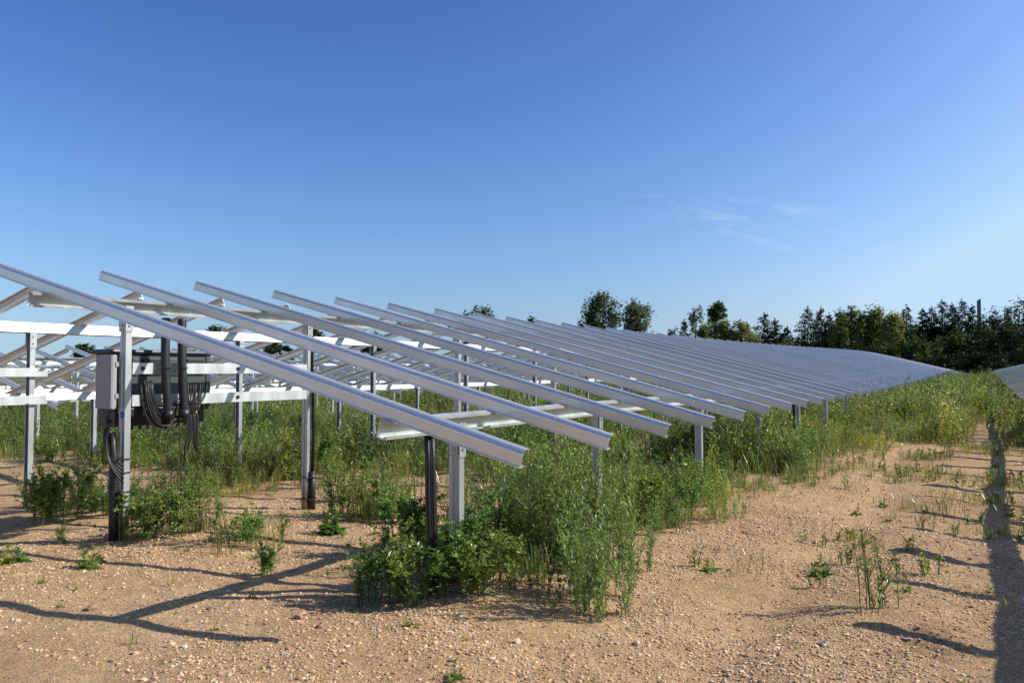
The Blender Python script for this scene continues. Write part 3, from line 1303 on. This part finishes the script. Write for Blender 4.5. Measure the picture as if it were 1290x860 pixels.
NEAR_LEAFY = [leafy(100 + i, .46 + .05 * (i % 3), 6, .9) for i in range(5)]
NEAR_FEATH = [feathery(200 + i, .62 + .07 * (i % 3), 4, .8) for i in range(5)]
NEAR_GRASS = [blades(300 + i, .30 + .05 * (i % 3), 24) for i in range(4)]
MID_LEAFY = [leafy(400 + i, .5, 4, .55, tuple(c * 1.1 for c in GREEN_A), 2, 1.45) for i in range(4)]
MID_FEATH = [feathery(420 + i, .68, 3, .42, GREEN_B, 1.7) for i in range(4)]
MID_FLOW = [flowering(440 + i, .75, GREEN_D, .8) for i in range(3)]
MID_DRY = [drystalk(460 + i, .55) for i in range(2)]
FAR_LEAFY = [leafy(500 + i, .55, 3, .28, GREEN_A, 2, 2.4) for i in range(3)]
FAR_FEATH = [feathery(520 + i, .7, 3, .2, GREEN_B, 3.2) for i in range(3)]
FAR_FLOW = [flowering(540 + i, .8, GREEN_D, .45) for i in range(3)]

weed_parts, grass_parts = [], []
# near strip
X, Y = candidates(-9.5, .6, 4.0, 8.2, 44, 1)
n = len(X)
sel = np.random.default_rng(2).random(n)
patchy = fbm(X / .9, Y / .9, 2, 91)
isf = (patchy + .7 * (sel - .5) > .08)
weed_parts.append(scatter(NEAR_FEATH, X[isf], Y[isf], np.random.default_rng(3).uniform(.55, 1.15, isf.sum()), tints(isf.sum(), 4), seed=5))
weed_parts.append(scatter(NEAR_LEAFY, X[~isf], Y[~isf], np.random.default_rng(6).uniform(.5, 1.05, (~isf).sum()), tints((~isf).sum(), 7), seed=8))
X, Y = candidates(-9.5, .6, 4.0, 8.2, 34, 9)
grass_parts.append(scatter(NEAR_GRASS, X, Y, np.random.default_rng(10).uniform(.5, 1.1, len(X)), tints(len(X), 11), seed=12))
X, Y = candidates(-9.5, .6, 4.0, 11, 26, 17)
weed_parts.append(scatter(NEAR_LEAFY, X, Y, np.random.default_rng(18).uniform(.28, .6, len(X)), tints(len(X), 19), seed=15))
# middle field
X, Y = candidates(-24, 3.5, 8.2, 17.5, 46, 13)
n = len(X)
patchy = fbm(X / 1.6, Y / 1.6, 2, 92) + .35 * (np.random.default_rng(14).random(n) - .5)
kinds = np.digitize(patchy, [-.04, .19, .24])
for kk, protos, sd in ((0, MID_LEAFY, 20), (1, MID_FEATH, 21), (2, MID_FLOW, 22), (3, MID_LEAFY + MID_DRY, 23)):
    q = kinds == kk
    weed_parts.append(scatter(protos, X[q], Y[q], np.random.default_rng(sd).uniform(.55, 1.15, q.sum()), tints(q.sum(), sd + 10), seed=sd + 20))
X, Y = candidates(-20, 3.5, 8.2, 19, 24, 33)
grass_parts.append(scatter(NEAR_GRASS, X, Y, np.random.default_rng(34).uniform(.7, 1.4, len(X)), tints(len(X), 35), seed=36))
# the green lane beyond the bare aisle
X, Y = candidates(-6, 3.5, 16.5, 34, 36, 43)
n = len(X)
kinds = np.digitize(fbm(X / 2.0, Y / 2.0, 2, 93) + .5 * (np.random.default_rng(44).random(n) - .5), [-.2, .02])
for kk, protos, sd in ((0, MID_LEAFY + MID_DRY, 50), (1, MID_FLOW, 51), (2, MID_FEATH + MID_FLOW, 52)):
    q = kinds == kk
    tt = tints(q.sum(), sd + 10) * np.array([1.15, 1.12, .9])
    weed_parts.append(scatter(protos, X[q], Y[q], np.random.default_rng(sd).uniform(.6, 1.1, q.sum()), tt, seed=sd + 20))
# far field, coarser plants
X, Y = candidates(-50, 5, 17.5, 75, 8, 63)
n = len(X)
kinds = np.random.default_rng(64).integers(0, 3, n)
for kk, protos, sd in ((0, FAR_LEAFY, 70), (1, FAR_FEATH, 71), (2, FAR_FLOW, 72)):
    q = kinds == kk
    weed_parts.append(scatter(protos, X[q], Y[q], np.random.default_rng(sd).uniform(.7, 1.25, q.sum()), tints(q.sum(), sd + 10) * np.array([1.1, 1.1, .9]), seed=sd + 20))
X, Y = candidates(-8, 8, 60, 200, 2.2, 83)
weed_parts.append(scatter(FAR_FLOW + FAR_FEATH, X, Y, np.random.default_rng(84).uniform(.8, 1.3, len(X)), tints(len(X), 85), seed=86))
r_a = np.random.default_rng(310)
xa, ya = r_a.uniform(-2.3, 1.2, 1900), r_a.uniform(5.5, 18, 1900)
na = fbm(xa / .9, ya / .9, 2, 311)
ka = (na > .02) & (r_a.random(1900) < np.clip((ya - 4.5) / 8, .05, .9)) & (density(xa, ya) < .3)
xa, ya = xa[ka], ya[ka]
LOW = [rosette(630, 14, .07, GREEN_D)] + [blades(640 + i, .13, 16, .09, GREEN_C, .005, .35) for i in range(5)] + [leafy(650 + i, .16, 3, .5, GREEN_D, 2, .8) for i in range(2)]
weed_parts.append(scatter(LOW, xa, ya, r_a.uniform(.6, 1.3, len(xa)), tints(len(xa), 312), seed=313, patchy=False))
stuff_mesh('weeds', 'tall green weeds spreading under the rails and along the lanes', weed_parts, M_LEAF)
stuff_mesh('grass', 'tufts of thin grass among the weeds', grass_parts, M_LEAF)

# seedlings and dry bits on the bare soil
r_ = np.random.default_rng(120)
n = 1500
X, Y = r_.uniform(-8.5, 2, n), r_.uniform(2.6, 13, n) 
k = (density(X, Y) < .15) & (r_.random(n) < np.where(Y < 4.2, .28, .75))
X, Y = X[k], Y[k]
xe, ye = r_.uniform(-2.4, .9, 1500), r_.uniform(6.5, 17, 1500)
ke = (density(xe, ye) < .2) & (fbm(xe / .8, ye / .8, 2, 300) > -.05)
X, Y = np.concatenate([X, xe[ke]]), np.concatenate([Y, ye[ke]])
SEED = [rosette(600 + i, 9, .05) for i in range(4)] + [blades(620 + i, .10, 9, .018, GREEN_D, .004) for i in range(3)]
stuff_mesh('seedlings', 'small green seedlings dotted over the bare gravel', [scatter(SEED, X, Y, r_.uniform(.4, 1.0, len(X)), tints(len(X), 121), seed=122)], M_LEAF)


r_l = np.random.default_rng(330)
xl, yl = r_l.uniform(-8.5, 1.8, 9000), r_l.uniform(2.8, 12, 9000)
kl = r_l.random(9000) < np.clip(.10 + 1.2 * density(xl, yl) + .5 * fbm(xl / .8, yl / .8, 2, 331), .02, .8)
xl, yl = xl[kl], yl[kl]
bl_ = PB(332)
al = r_l.uniform(0, 6.28, len(xl))
bl_.leaves(np.stack([xl, yl, gz_fine(xl, yl) + .008], -1), np.stack([np.cos(al), np.sin(al), r_l.normal(0, .12, len(xl))], -1), r_l.uniform(.03, .12, len(xl)), r_l.uniform(.003, .007, len(xl)), (.30, .22, .12), var=.5, fold=.1)
stuff_mesh('straw', 'dry stalks and straw littering the soil', [bl_.done()], M_LEAF)


# ------------------------------------------------------------------ single plants one can point at
def weed_thing(px, py, label, protos, cat='weed', scale=1.0, spread=0.0, count=1, tint=(1, 1, 1), group='single weeds on the gravel', seed=0):
    x, y = ground_px(px, py)
    z = float(gz(x, y)) - .01
    root = empty('weed_plant', (x, y, z), label, cat, group)
    r = np.random.default_rng(seed + int(px * 3 + py))
    ang = r.uniform(0, 6.28, count)
    rad = spread * np.sqrt(r.random(count)) * (np.arange(count) > 0)
    Xs, Ys = x + rad * np.cos(ang), y + rad * np.sin(ang)
    V, F, C = scatter(protos, Xs, Ys, r.uniform(.5, 1.25, count) * scale, tints(count, seed + 3, .15) * np.array(tint), seed=int(px), patchy=False)
    V = V - np.array([x, y, z])
    link('foliage', np_mesh('foliage', V, F, C), M_LEAF, root)
    return root


BIG_LEAFY = [leafy(700 + i, .55, 9, 1.0, tuple(c * 1.45 for c in GREEN_A), 3, 1.35) for i in range(3)]
BIG_FEATH = [feathery(720 + i, .80, 5, 1.0, tuple(c * 1.25 for c in GREEN_B)) for i in range(3)]
AIRY = [feathery(740, .42, 5, .22, GREEN_D)]
UPRIGHT = [leafy(750, .62, 3, 1.2, GREEN_D, 2)]
LOWROS = [rosette(760 + i, 22, .11, GREEN_D) for i in range(2)]
G1 = 'weeds round the first front post'
weed_thing(497, 763, 'low spreading leafy weed at the left front corner of the first front post clump', BIG_LEAFY, scale=0.81, count=10, spread=0.27, group=G1)
weed_thing(548, 742, 'leafy weed at the foot of the hanging black cables', BIG_LEAFY, scale=0.95, count=8, spread=0.24, group=G1, seed=2)
weed_thing(598, 757, 'dark leafy weed right in front of the first front post', BIG_LEAFY, scale=0.90, count=10, spread=0.26, group=G1, seed=3)
weed_thing(520, 700, 'taller leafy weed left of the hanging black cables', BIG_LEAFY, scale=1.12, count=8, spread=0.26, group=G1, seed=4)
weed_thing(640, 715, 'upright feathery weed between the first and second front posts', BIG_FEATH, scale=1.01, count=10, spread=0.34, group=G1, seed=5)
weed_thing(680, 690, 'tall grey green feathery weed under the end of the first rail', BIG_FEATH, scale=1.12, count=12, spread=0.38, group=G1, seed=6)
weed_thing(735, 765, 'broad feathery weed standing forward of the clump on open gravel', BIG_FEATH, scale=0.80, count=8, spread=0.34, group=G1, seed=7)
weed_thing(760, 715, 'feathery weed below the end of the second rail', BIG_FEATH, scale=1.06, count=12, spread=0.38, group=G1, seed=8)
weed_thing(803, 735, 'single upright dark green leafy weed at the right edge of the clump', UPRIGHT, scale=.85, group=G1)
weed_thing(818, 665, 'bushy dark weed behind the second front post', BIG_LEAFY, scale=1.06, count=8, spread=0.34, group=G1, seed=9)
G2 = 'weeds on the bare soil under the rails'
weed_thing(332, 722, 'small bright leafy weed alone beside the crossing shadows', BIG_LEAFY, scale=.48, count=4, spread=.07, tint=(1.2, 1.2, .9), group=G2)
weed_thing(192, 674, 'bushy weed at the foot of the first tall rear post', BIG_LEAFY, scale=.92, count=9, spread=.34, group=G2, seed=12)
weed_thing(258, 666, 'olive tuft of grass right of the weed by the first rear post', NEAR_GRASS, scale=.95, count=5, spread=.14, group=G2, seed=13)
weed_thing(328, 680, 'low bright green weed midway between the two tall rear posts', BIG_LEAFY, scale=.62, count=7, spread=.26, tint=(1.2, 1.2, .9), group=G2, seed=14)
weed_thing(420, 670, 'flat dark green patch of leaves right of the second rear post', LOWROS, scale=1.1, count=6, spread=.13, tint=(.6, .75, .7), group=G2, seed=15)
weed_thing(98, 648, 'dense green weed clump left of the first tall rear post', BIG_LEAFY, scale=1.0, count=9, spread=.36, group=G2, seed=16)
weed_thing(82, 680, 'small stringy weed in front of the clump left of the first rear post', BIG_LEAFY, scale=.38, count=2, spread=.05, group=G2, seed=17)
weed_thing(115, 708, 'low sprawling weed crossed by the rail shadow at left', LOWROS, scale=1.0, count=5, spread=.16, group=G2, seed=18)
weed_thing(20, 700, 'low leaves at the left edge lying in a rail shadow', LOWROS, scale=.9, count=4, spread=.18, group=G2, seed=19)
G3 = 'weeds in the sandy aisle'
weed_thing(1112, 768, 'thin airy weed standing alone in the sandy aisle', AIRY, scale=.95, count=2, spread=.06, group=G3)
weed_thing(888, 718, 'flat little weed lying on gravel right of the big clump', LOWROS, scale=.75, count=3, spread=.07, group=G3, seed=21)
weed_thing(1036, 716, 'flat dark weed in the middle of the sandy aisle', LOWROS, scale=.8, count=4, spread=.1, tint=(.8, .9, .8), group=G3, seed=22)
weed_thing(1152, 660, 'sparse weed reaching over the second shadow rung in the aisle', AIRY, scale=.75, count=3, spread=.12, group=G3, seed=23)
weed_thing(998, 598, 'round grey green bush at the edge of the aisle by the fourth front post', BIG_FEATH, scale=.72, count=6, spread=.2, group=G3, seed=24)
weed_thing(1188, 580, 'dry brownish weed beside the long beam shadow', MID_DRY + AIRY, scale=.95, count=5, spread=.2, group=G3, seed=25)
weed_thing(302, 826, 'tiny seedling beside the tip of the first rail shadow', SEED[4:5], scale=.9, group=G3)
weed_thing(580, 858, 'tiny seedling at the bottom edge below the big weed clump', SEED[:1], scale=1.1, count=2, spread=.03, group=G3)

# ------------------------------------------------------------------ stones
ICO = bmesh.new()
bmesh.ops.create_icosphere(ICO, subdivisions=1, radius=1.0)
ICO_V = np.array([v.co[:] for v in ICO.verts])
ICO_F = np.array([[v.index for v in f.verts] for f in ICO.faces])
ICO.free()


def stones(n, x0, x1, y0, y1, smin, smax, seed, ok=None):
    r = np.random.default_rng(seed)
    X, Y = r.uniform(x0, x1, n), r.uniform(y0, y1, n)
    cl = fbm(X / .7, Y / .7, 3, 140)
    s, c = math.sin(YAW), math.cos(YAW)
    zc, xc = Y * c - X * s, X * c + Y * s
    k = (r.random(n) < np.clip(.55 + 1.1 * cl, .12, 1)) & (np.abs(xc) < .68 * zc + .3) & (zc > 2.8)
    X, Y = X[k], Y[k]
    n = len(X)
    S = smin * (smax / smin) ** (r.random(n) ** 2.2)
    shp = r.uniform(.55, 1.25, (n, 1, 3)) * np.array([1, 1, .58])
    V = ICO_V[None] * (1 + r.normal(0, .13, (n, len(ICO_V), 1))) * shp * S[:, None, None]
    yaw = r.uniform(0, 6.28, n)
    cy, sy = np.cos(yaw)[:, None], np.sin(yaw)[:, None]
    vx = V[:, :, 0] * cy - V[:, :, 1] * sy + X[:, None]
    vy = V[:, :, 0] * sy + V[:, :, 1] * cy + Y[:, None]
    vz = V[:, :, 2] + (gz_fine(X, Y) + S * .15)[:, None]
    F = ICO_F[None] + (np.arange(n) * len(ICO_V))[:, None, None]
    pal = np.array([(.55, .345, .195), (.62, .42, .25), (.40, .24, .13), (.62, .46, .29), (.64, .52, .37), (.22, .15, .09)])
    C = pal[r.choice(6, n, p=[.30, .24, .18, .12, .06, .10])] * r.uniform(.8, 1.15, (n, 1))
    return np.stack([vx, vy, vz], -1).reshape(-1, 3), F.reshape(-1, 3), np.repeat(C, len(ICO_V), 0)


st_parts = [stones(66000, -7.5, 2.2, 2.4, 7.2, .0055, .015, 150), stones(2400, -7.5, 2.2, 2.4, 9, .009, .024, 151), stones(26000, -3.2, 1.6, 3.4, 8.5, .006, .014, 153),
            stones(14000, -7, 1.8, 7, 13, .008, .022, 152)]
# stones heaped at the foot of the weeds by the front post
stuff_mesh('gravel', 'loose pebbles and clods over the sandy ground', st_parts, M_STONE)

for px, py, s, c, lab in ((122, 766, .030, (.27, .165, .10), 'reddish brown clod above the first rail shadow'),
                          (382, 782, .036, (.38, .24, .15), 'small clod right of the crossing shadows'),
                          (407, 798, .024, (.26, .18, .13), 'dark small stone below the clod near the crossing shadows'),
                          (800, 806, .022, (.50, .38, .25), 'pale stone below the big weed clump'),
                          (238, 817, .017, (.58, .50, .40), 'whitish stone under the first rail shadow'),
                          (652, 812, .020, (.52, .40, .27), 'light stone in front of the weed clump'),
                          (1033, 806, .022, (.58, .49, .38), 'pale stones by the tyre marks in the aisle')):
    x, y = ground_px(px, py)
    r = np.random.default_rng(px)
    bm = bmesh.new()
    bmesh.ops.create_icosphere(bm, subdivisions=2, radius=1.0)
    V = np.array([v.co[:] for v in bm.verts])
    k = 1 + .95 * fbm(V[:, 0] * 1.9 + px, V[:, 1] * 1.7 + V[:, 2] * 1.3, 3, 160)
    for v, kk in zip(bm.verts, k):
        v.co = Vector((v.co.x * 1.1, v.co.y * .85, v.co.z * .75)) * kk * s
    me = bpy.data.meshes.new('stone')
    bm.to_mesh(me)
    bm.free()
    ca = me.color_attributes.new('tint', 'FLOAT_COLOR', 'POINT')
    ca.data.foreach_set('color', np.tile(np.array([*c, 1.0], dtype=np.float32), len(me.vertices)))
    o = link('stone', me, M_STONE)
    o.location = (x, y, float(gz_fine(np.array([x]), np.array([y]))[0]) + s * .35)
    o.rotation_euler.z = r.uniform(0, 6)
    tag(o, lab, 'stone', 'larger stones on the gravel')


# ------------------------------------------------------------------ trees
def crown_clumps(b, r, centre, rad, n_clump, leaves, lsz, col, hollow=.35, var=.3):
    """leaf clumps through an ellipsoid, gaps between them"""
    d = r.normal(0, 1, (n_clump, 3))
    d /= np.linalg.norm(d, axis=1, keepdims=True)
    q = (hollow + (1 - hollow) * r.random((n_clump, 1)) ** .45)
    P = centre + d * q * rad
    for p in P:
        cs = r.uniform(.75, 1.3)
        m = int(leaves * cs * 1.5)
        off = r.normal(0, 1, (m, 3)) * np.array(rad) * .125 * cs
        lc = np.array(col) * r.uniform(.72, 1.3)
        b.leaves(p + off, rand_dir(r, m, .1), r.uniform(.7, 1.3, m) * lsz, r.uniform(.5, .9, m) * lsz, lc, var=var, fold=.2)


def limb_tree(seed, H, W, col, crown_lo=.25, n_clump=38, leaves=26, lsz=.45, hollow=.35, top=1.0, lean=0.0):
    r = np.random.default_rng(seed)
    bt = PB(seed)
    bl = PB(seed + 1)
    trunk = np.stack([lean * H * np.linspace(0, 1, 7) ** 1.4 + r.normal(0, .006 * H, 7), r.normal(0, .006 * H, 7), np.linspace(-.3, .9 * H, 7)], -1)
    bt.stem(trunk, .022 * H, .004 * H, (1, 1, 1), 6)
    cz = H * (crown_lo + 1) / 2
    rz = H * (1 - crown_lo) / 2
    for k in range(9):
        t = r.uniform(.3, .92)
        p0 = interp_path(trunk, np.array([t]))[0]
        d = rand_dir(r, 1, .75)[0]
        L = W * .42 * r.uniform(.6, 1.0)
        qq = np.linspace(0, 1, 4)[:, None]
        br = p0 + d * L * qq + np.array([0, 0, .2 * L]) * qq ** 2
        bt.stem(br, .008 * H, .002 * H, (1, 1, 1), 4)
    c0 = np.array([lean * H * .6, 0, cz])
    crown_clumps(bl, r, c0, np.array([W / 2, W / 2, rz]) * .98, n_clump, leaves, lsz, col, hollow)
    return bt.done(), bl.done()


def conifer(seed, H, W, col, lo=.22, lsz=.5, n=5600):
    """leader, whorled boughs of uneven reach, needles hung along and under them"""
    r = np.random.default_rng(seed)
    bt = PB(seed)
    bl = PB(seed + 1)
    trunk = np.stack([r.normal(0, .003 * H, 6), r.normal(0, .003 * H, 6), np.linspace(-.3, H * .985, 6)], -1)
    bt.stem(trunk, .016 * H, .002 * H, (1, 1, 1), 6)
    nb = 150
    tb = lo + (.97 - lo) * (np.arange(nb) + r.random(nb)) / nb
    W = W * 1.65
    az = r.uniform(0, 6.28, nb)
    reach = (W / 2) * (1 - tb) ** .8 * r.uniform(.55, 1.25, nb) * (1 + .25 * np.sin(az * 2 + seed)) + .012 * W
    for t, a, L in zip(tb, az, reach):
        d = np.array([math.cos(a), math.sin(a), 0])
        q = np.linspace(0, 1, 4)[:, None]
        br = np.array([0, 0, H * t]) + d * L * q + np.array([0, 0, 1.0]) * (-.38 * L * q + .30 * L * q ** 2)
        bt.stem(br, .004 * H, .001 * H, (1, 1, 1), 3)
        m = int(n / nb * (.35 + 1.1 * L / (W / 2)))
        ls = lsz * (.5 + .6 * (1 - t))
        P = interp_path(br, r.uniform(.1, 1.0, m) ** .8) + r.normal(0, .045 * W * (1.1 - t), (m, 3))
        P[:, 2] -= np.abs(r.normal(0, .012 * H * (1 - t), m))
        D = np.tile(d, (m, 1)) + r.normal(0, .6, (m, 3))
        D[:, 2] = D[:, 2] * .6 - .2
        bl.leaves(P, D, r.uniform(.7, 1.4, m) * ls, r.uniform(.45, .8, m) * ls, np.array(col) * r.uniform(.75, 1.3), var=.3, fold=.15)
    m = 16
    bl.leaves(np.stack([np.zeros(m), np.zeros(m), r.uniform(.93, 1.0, m) * H], -1), rand_dir(r, m, .6), lsz * .7, lsz * .28, col)
    return bt.done(), bl.done()


def bush(seed, H, W, col, lsz=.4, n_clump=26, leaves=24):
    r = np.random.default_rng(seed)
    bt = PB(seed)
    bl = PB(seed + 1)
    for k in range(5):
        d = rand_dir(r, 1, 1.0)[0]
        q = np.linspace(0, 1, 4)[:, None]
        bt.stem(np.array([0, 0, -.3]) + d * H * .75 * q, .012 * H, .003 * H, (1, 1, 1), 4)
    crown_clumps(bl, r, np.array([0, 0, H * .48]), np.array([W / 2, W / 2, H * .5]) * .88, n_clump, leaves, lsz, col, .3)
    return bt.done(), bl.done()


DARKCON = (0.021, 0.037, 0.018)
DECID = (0.065, 0.098, 0.031)
OLIVE = (0.180, 0.214, 0.076)
YELLOW = (0.244, 0.244, 0.091)
BIRCH = (0.132, 0.158, 0.088)
BUSHC = (0.068, 0.101, 0.032)


def tree(kind, name, px, top, z, wpx, col, label, cat='tree', group='trees beyond the rails', **kw):
    x, y = at(px, z)
    g = float(gz(x, y)) - .1
    H = EYE + (HORIZON - top) / FPX * z - g
    W = wpx / FPX * z
    lsz = kw.pop('lsz', z * .0038)
    fn = {'limb': limb_tree, 'con': conifer, 'bush': bush}[kind]
    (tv, tf, tc_), (lv, lf, lc) = fn(int(px * 7 + top), H, W, col, lsz=lsz, **kw)
    root = empty(name, (x, y, g), label, cat, group)
    link('trunk', np_mesh('trunk', tv, tf), M_BARK, root)
    link('crown', np_mesh('crown', lv, lf, lc), M_TREE, root)
    return root


D_, T_, C_, B_ = 'broadleaf_tree', 'birch_tree', 'conifer_tree', 'shrub'
tree('limb', D_, 759, 371, 175, 50, DECID, 'larger dark broad-crowned tree of the pair standing on the skyline', crown_lo=.50, n_clump=80, leaves=28, hollow=.3)
tree('bush', B_, 736, 395, 172, 22, DARKCON, 'small dark shrub at the left foot of the larger skyline tree', 'shrub')
tree('limb', D_, 801, 379, 178, 38, BIRCH, 'paler olive tree right of the dark skyline tree', crown_lo=.52, n_clump=70, leaves=28, hollow=.3)
tree('bush', B_, 824, 410, 176, 14, OLIVE, 'little shrub just right of the paler skyline tree', 'shrub')
tree('bush', B_, 846, 405, 185, 20, DARKCON, 'dark pointed shrub left of the thin birches', 'shrub')
tree('limb', T_, 863, 400, 185, 13, BIRCH, 'shorter thin see-through birch', crown_lo=.55, n_clump=14, leaves=14)
tree('limb', T_, 877, 382, 185, 17, BIRCH, 'taller thin see-through birch', crown_lo=.52, n_clump=20, leaves=15)
tree('limb', D_, 902, 380, 190, 26, DECID, 'round-topped tree rising above the pale willows', crown_lo=.70, n_clump=40, leaves=26, hollow=.2)
tree('limb', 'willow_tree', 891, 406, 180, 26, OLIVE, 'pale olive willow under the round-topped tree', crown_lo=.45, n_clump=60, leaves=26, hollow=.25)
tree('limb', 'willow_tree', 912, 405, 180, 26, OLIVE, 'middle pale olive willow of the three', crown_lo=.45, n_clump=60, leaves=26, hollow=.25)
tree('limb', 'willow_tree', 934, 404, 178, 30, YELLOW, 'yellowish willow next to the dark spiky conifers', crown_lo=.45, n_clump=60, leaves=26, hollow=.25)
tree('con', C_, 963, 393, 185, 48, DARKCON, 'dark conifer with pointed top right of the yellowish willow')
tree('con', C_, 977, 401, 183, 40, DARKCON, 'dark conifer filling the dip right of the pointed one')
tree('con', C_, 992, 411, 188, 40, DARKCON, 'low dark conifer between two taller groups')
tree('con', C_, 1018, 386, 182, 45, DARKCON, 'tall dark conifer, left of the twin tops')
tree('con', C_, 1035, 386, 184, 40, DARKCON, 'tall dark conifer, right of the twin tops')
tree('con', C_, 1045, 394, 182, 35, DARKCON, 'dark conifer tucked against the olive birches')
tree('bush', B_, 993, 426, 150, 26, OLIVE, 'small olive shrub at the foot of the twin conifers', 'shrub')
tree('bush', B_, 950, 416, 165, 20, YELLOW, 'small yellow shrub just above the rails near the pointed conifer', 'shrub')
for px, top, w, lab in ((1060, 395, 28, 'leftmost olive birch of the dense birch stand'), (1076, 390, 26, 'birch with pointed top in the olive stand'),
                        (1092, 393, 26, 'middle birch of the olive stand'), (1106, 388, 28, 'tallest birch of the olive stand')):
    tree('limb', T_, px, top, 170, w, OLIVE, lab, crown_lo=.28, n_clump=70, leaves=28, hollow=.25)
tree('limb', T_, 1124, 391, 165, 28, YELLOW, 'yellowish birch at the right end of the birch stand', crown_lo=.28, n_clump=70, leaves=28, hollow=.25)
for px, top, w, lab in ((1143, 384, 32, 'dark conifer just right of the yellowish birch'), (1163, 387, 26, 'thin-topped conifer in the dark wood'),
                        (1175, 385, 26, 'slim conifer beside the tallest one'), (1188, 376, 34, 'tallest dark conifer of the wood'),
                        (1201, 381, 26, 'narrow conifer between the two tallest'), (1213, 376, 32, 'second tall conifer, left of the grey mast'),
                        (1226, 383, 24, 'leaning-topped conifer touching the grey mast'), (1300, 384, 36, 'conifer cut by the right edge of the wood')):
    tree('con', C_, px, top, 172, w * 1.25, DARKCON, lab)
tree('limb', D_, 1244, 390, 168, 28, DECID, 'green broadleaf tree right of the grey mast', crown_lo=.05, n_clump=44, hollow=.2)
tree('limb', 'pine_tree', 1266, 384, 166, 30, DARKCON, 'dark bushy pine near the right edge', crown_lo=.1, n_clump=44, hollow=.2)
tree('limb', 'pine_tree', 1285, 379, 168, 28, (.040, .055, .030), 'tall ragged pine at the right edge', crown_lo=.2, n_clump=38, hollow=.25)
SH = 'shrubs along the edge of the wood'
for px, top, z, w, col, lab in ((1072, 425, 150, 40, (.028, .042, .018), 'dark shrub below the middle of the birch stand'), (1102, 428, 145, 40, (.035, .05, .02), 'dark shrub below the right end of the birches'),
                                (1133, 424, 140, 42, BUSHC, 'green shrub under the first conifer of the wood'), (1148, 413, 148, 26, (.045, .075, .05), 'bluish green shrub under the conifers'),
                                (1163, 424, 138, 44, BUSHC, 'bright green rounded shrub in the middle of the wood edge'), (1192, 416, 142, 44, BUSHC, 'green shrub below the tallest conifer'),
                                (1212, 412, 140, 40, BUSHC, 'green shrub left of the mast foot'), (1240, 412, 140, 44, (.040, .055, .020), 'olive shrub right of the mast foot'),
                                (1266, 406, 136, 46, (.022, .034, .015), 'dark shrub under the bushy pine'), (1292, 402, 132, 46, (.024, .036, .018), 'dark shrub at the right edge of the wood'),
                                (1206, 442, 128, 50, (.022, .034, .015), 'low dark shrub where the lane meets the wood'), (1248, 440, 126, 54, (.018, .028, .013), 'low dark shrub beyond the end of the lane'),
                                (1170, 446, 130, 46, (.026, .038, .016), 'low shrub just behind the far end of the nearest row')):
    tree('bush', B_, px, top, z, w, col, lab, 'shrub', SH, n_clump=46, leaves=30)
# skyline trees seen over and through the rails at left
for px, top, z, w, lab in ((604, 385, 190, 32, 'dark round tree peeping over the rails left of centre'), (586, 393, 192, 14, 'small dark tree beside the round one over the rails'),
                           (654, 399, 200, 14, 'pointed little tree top over the rails'), (669, 402, 200, 12, 'small round tree top beside the pointed one'),
                           (272, 411, 160, 26, 'bushy tree top seen between the first two rails'), (345, 430, 170, 22, 'low tree seen between rails left of the second rear post'),
                           (362, 436, 168, 18, 'lower tree beside it between the rails'), (392, 411, 165, 30, 'wide tree seen under the third rail'),
                           (470, 420, 180, 30, 'tree hidden behind the rails left of centre'), (106, 434, 190, 22, 'small far tree left of the inverter')):
    tree('limb', D_, px, top, z, w, DECID, lab, group='far trees behind the rails', crown_lo=.50, n_clump=44, leaves=26, hollow=.3)

# dense undergrowth of the wood: one mass nobody could count
b = PB(900)
r = b.r
for k in range(540):
    px = r.uniform(938, 1345)
    z = r.uniform(176, 200)
    x, y = at(px, z)
    H = r.uniform(7, 13.5) if px > 1050 else r.uniform(5, 10)
    g = float(gz(x, y))
    m = 64
    P = np.array([x, y, g]) + r.normal(0, 1, (m, 3)) * np.array([1.6, 1.6, 0]) + np.stack([np.zeros(m), np.zeros(m), r.uniform(0, H, m)], -1)
    b.leaves(P, rand_dir(r, m, .1), r.uniform(.6, 1.3, m), r.uniform(.4, .9, m), np.array((.024, .036, .016)) * r.uniform(.6, 1.8))
V, F, C = b.done()
stuff_mesh('undergrowth', 'dark mass of leaves inside the wood', [(V, F, C)], M_TREE)

# the mast above the conifers
mx_, my_ = at(1234.5, 176)
mg = float(gz(mx_, my_))
mast = empty('mast', (mx_, my_, mg), 'grey square mast with slanted top poking above the conifers', 'mast')
mh = EYE + (HORIZON - 376) / FPX * 176 - mg
w2 = 2.6 / FPX * 176
bm = bmesh.new()
vs = bm_box(bm, (0, 0, mh / 2), (w2 * 1.7, w2 * 1.7, mh))
for v in vs:
    if v.co.z > mh * .9 and v.co.x < 0:
        v.co.z -= .45
bm_done(bm, 'shaft', M_CONC, mast)
for sx in (-1, 1):
    bm = bmesh.new()
    bm_box(bm, (sx * w2 * .62, -w2 * .86, mh / 2 - .4), (w2 * .22, .06, mh - .9))
    bm_done(bm, 'corner_strip', M_CONC, mast)
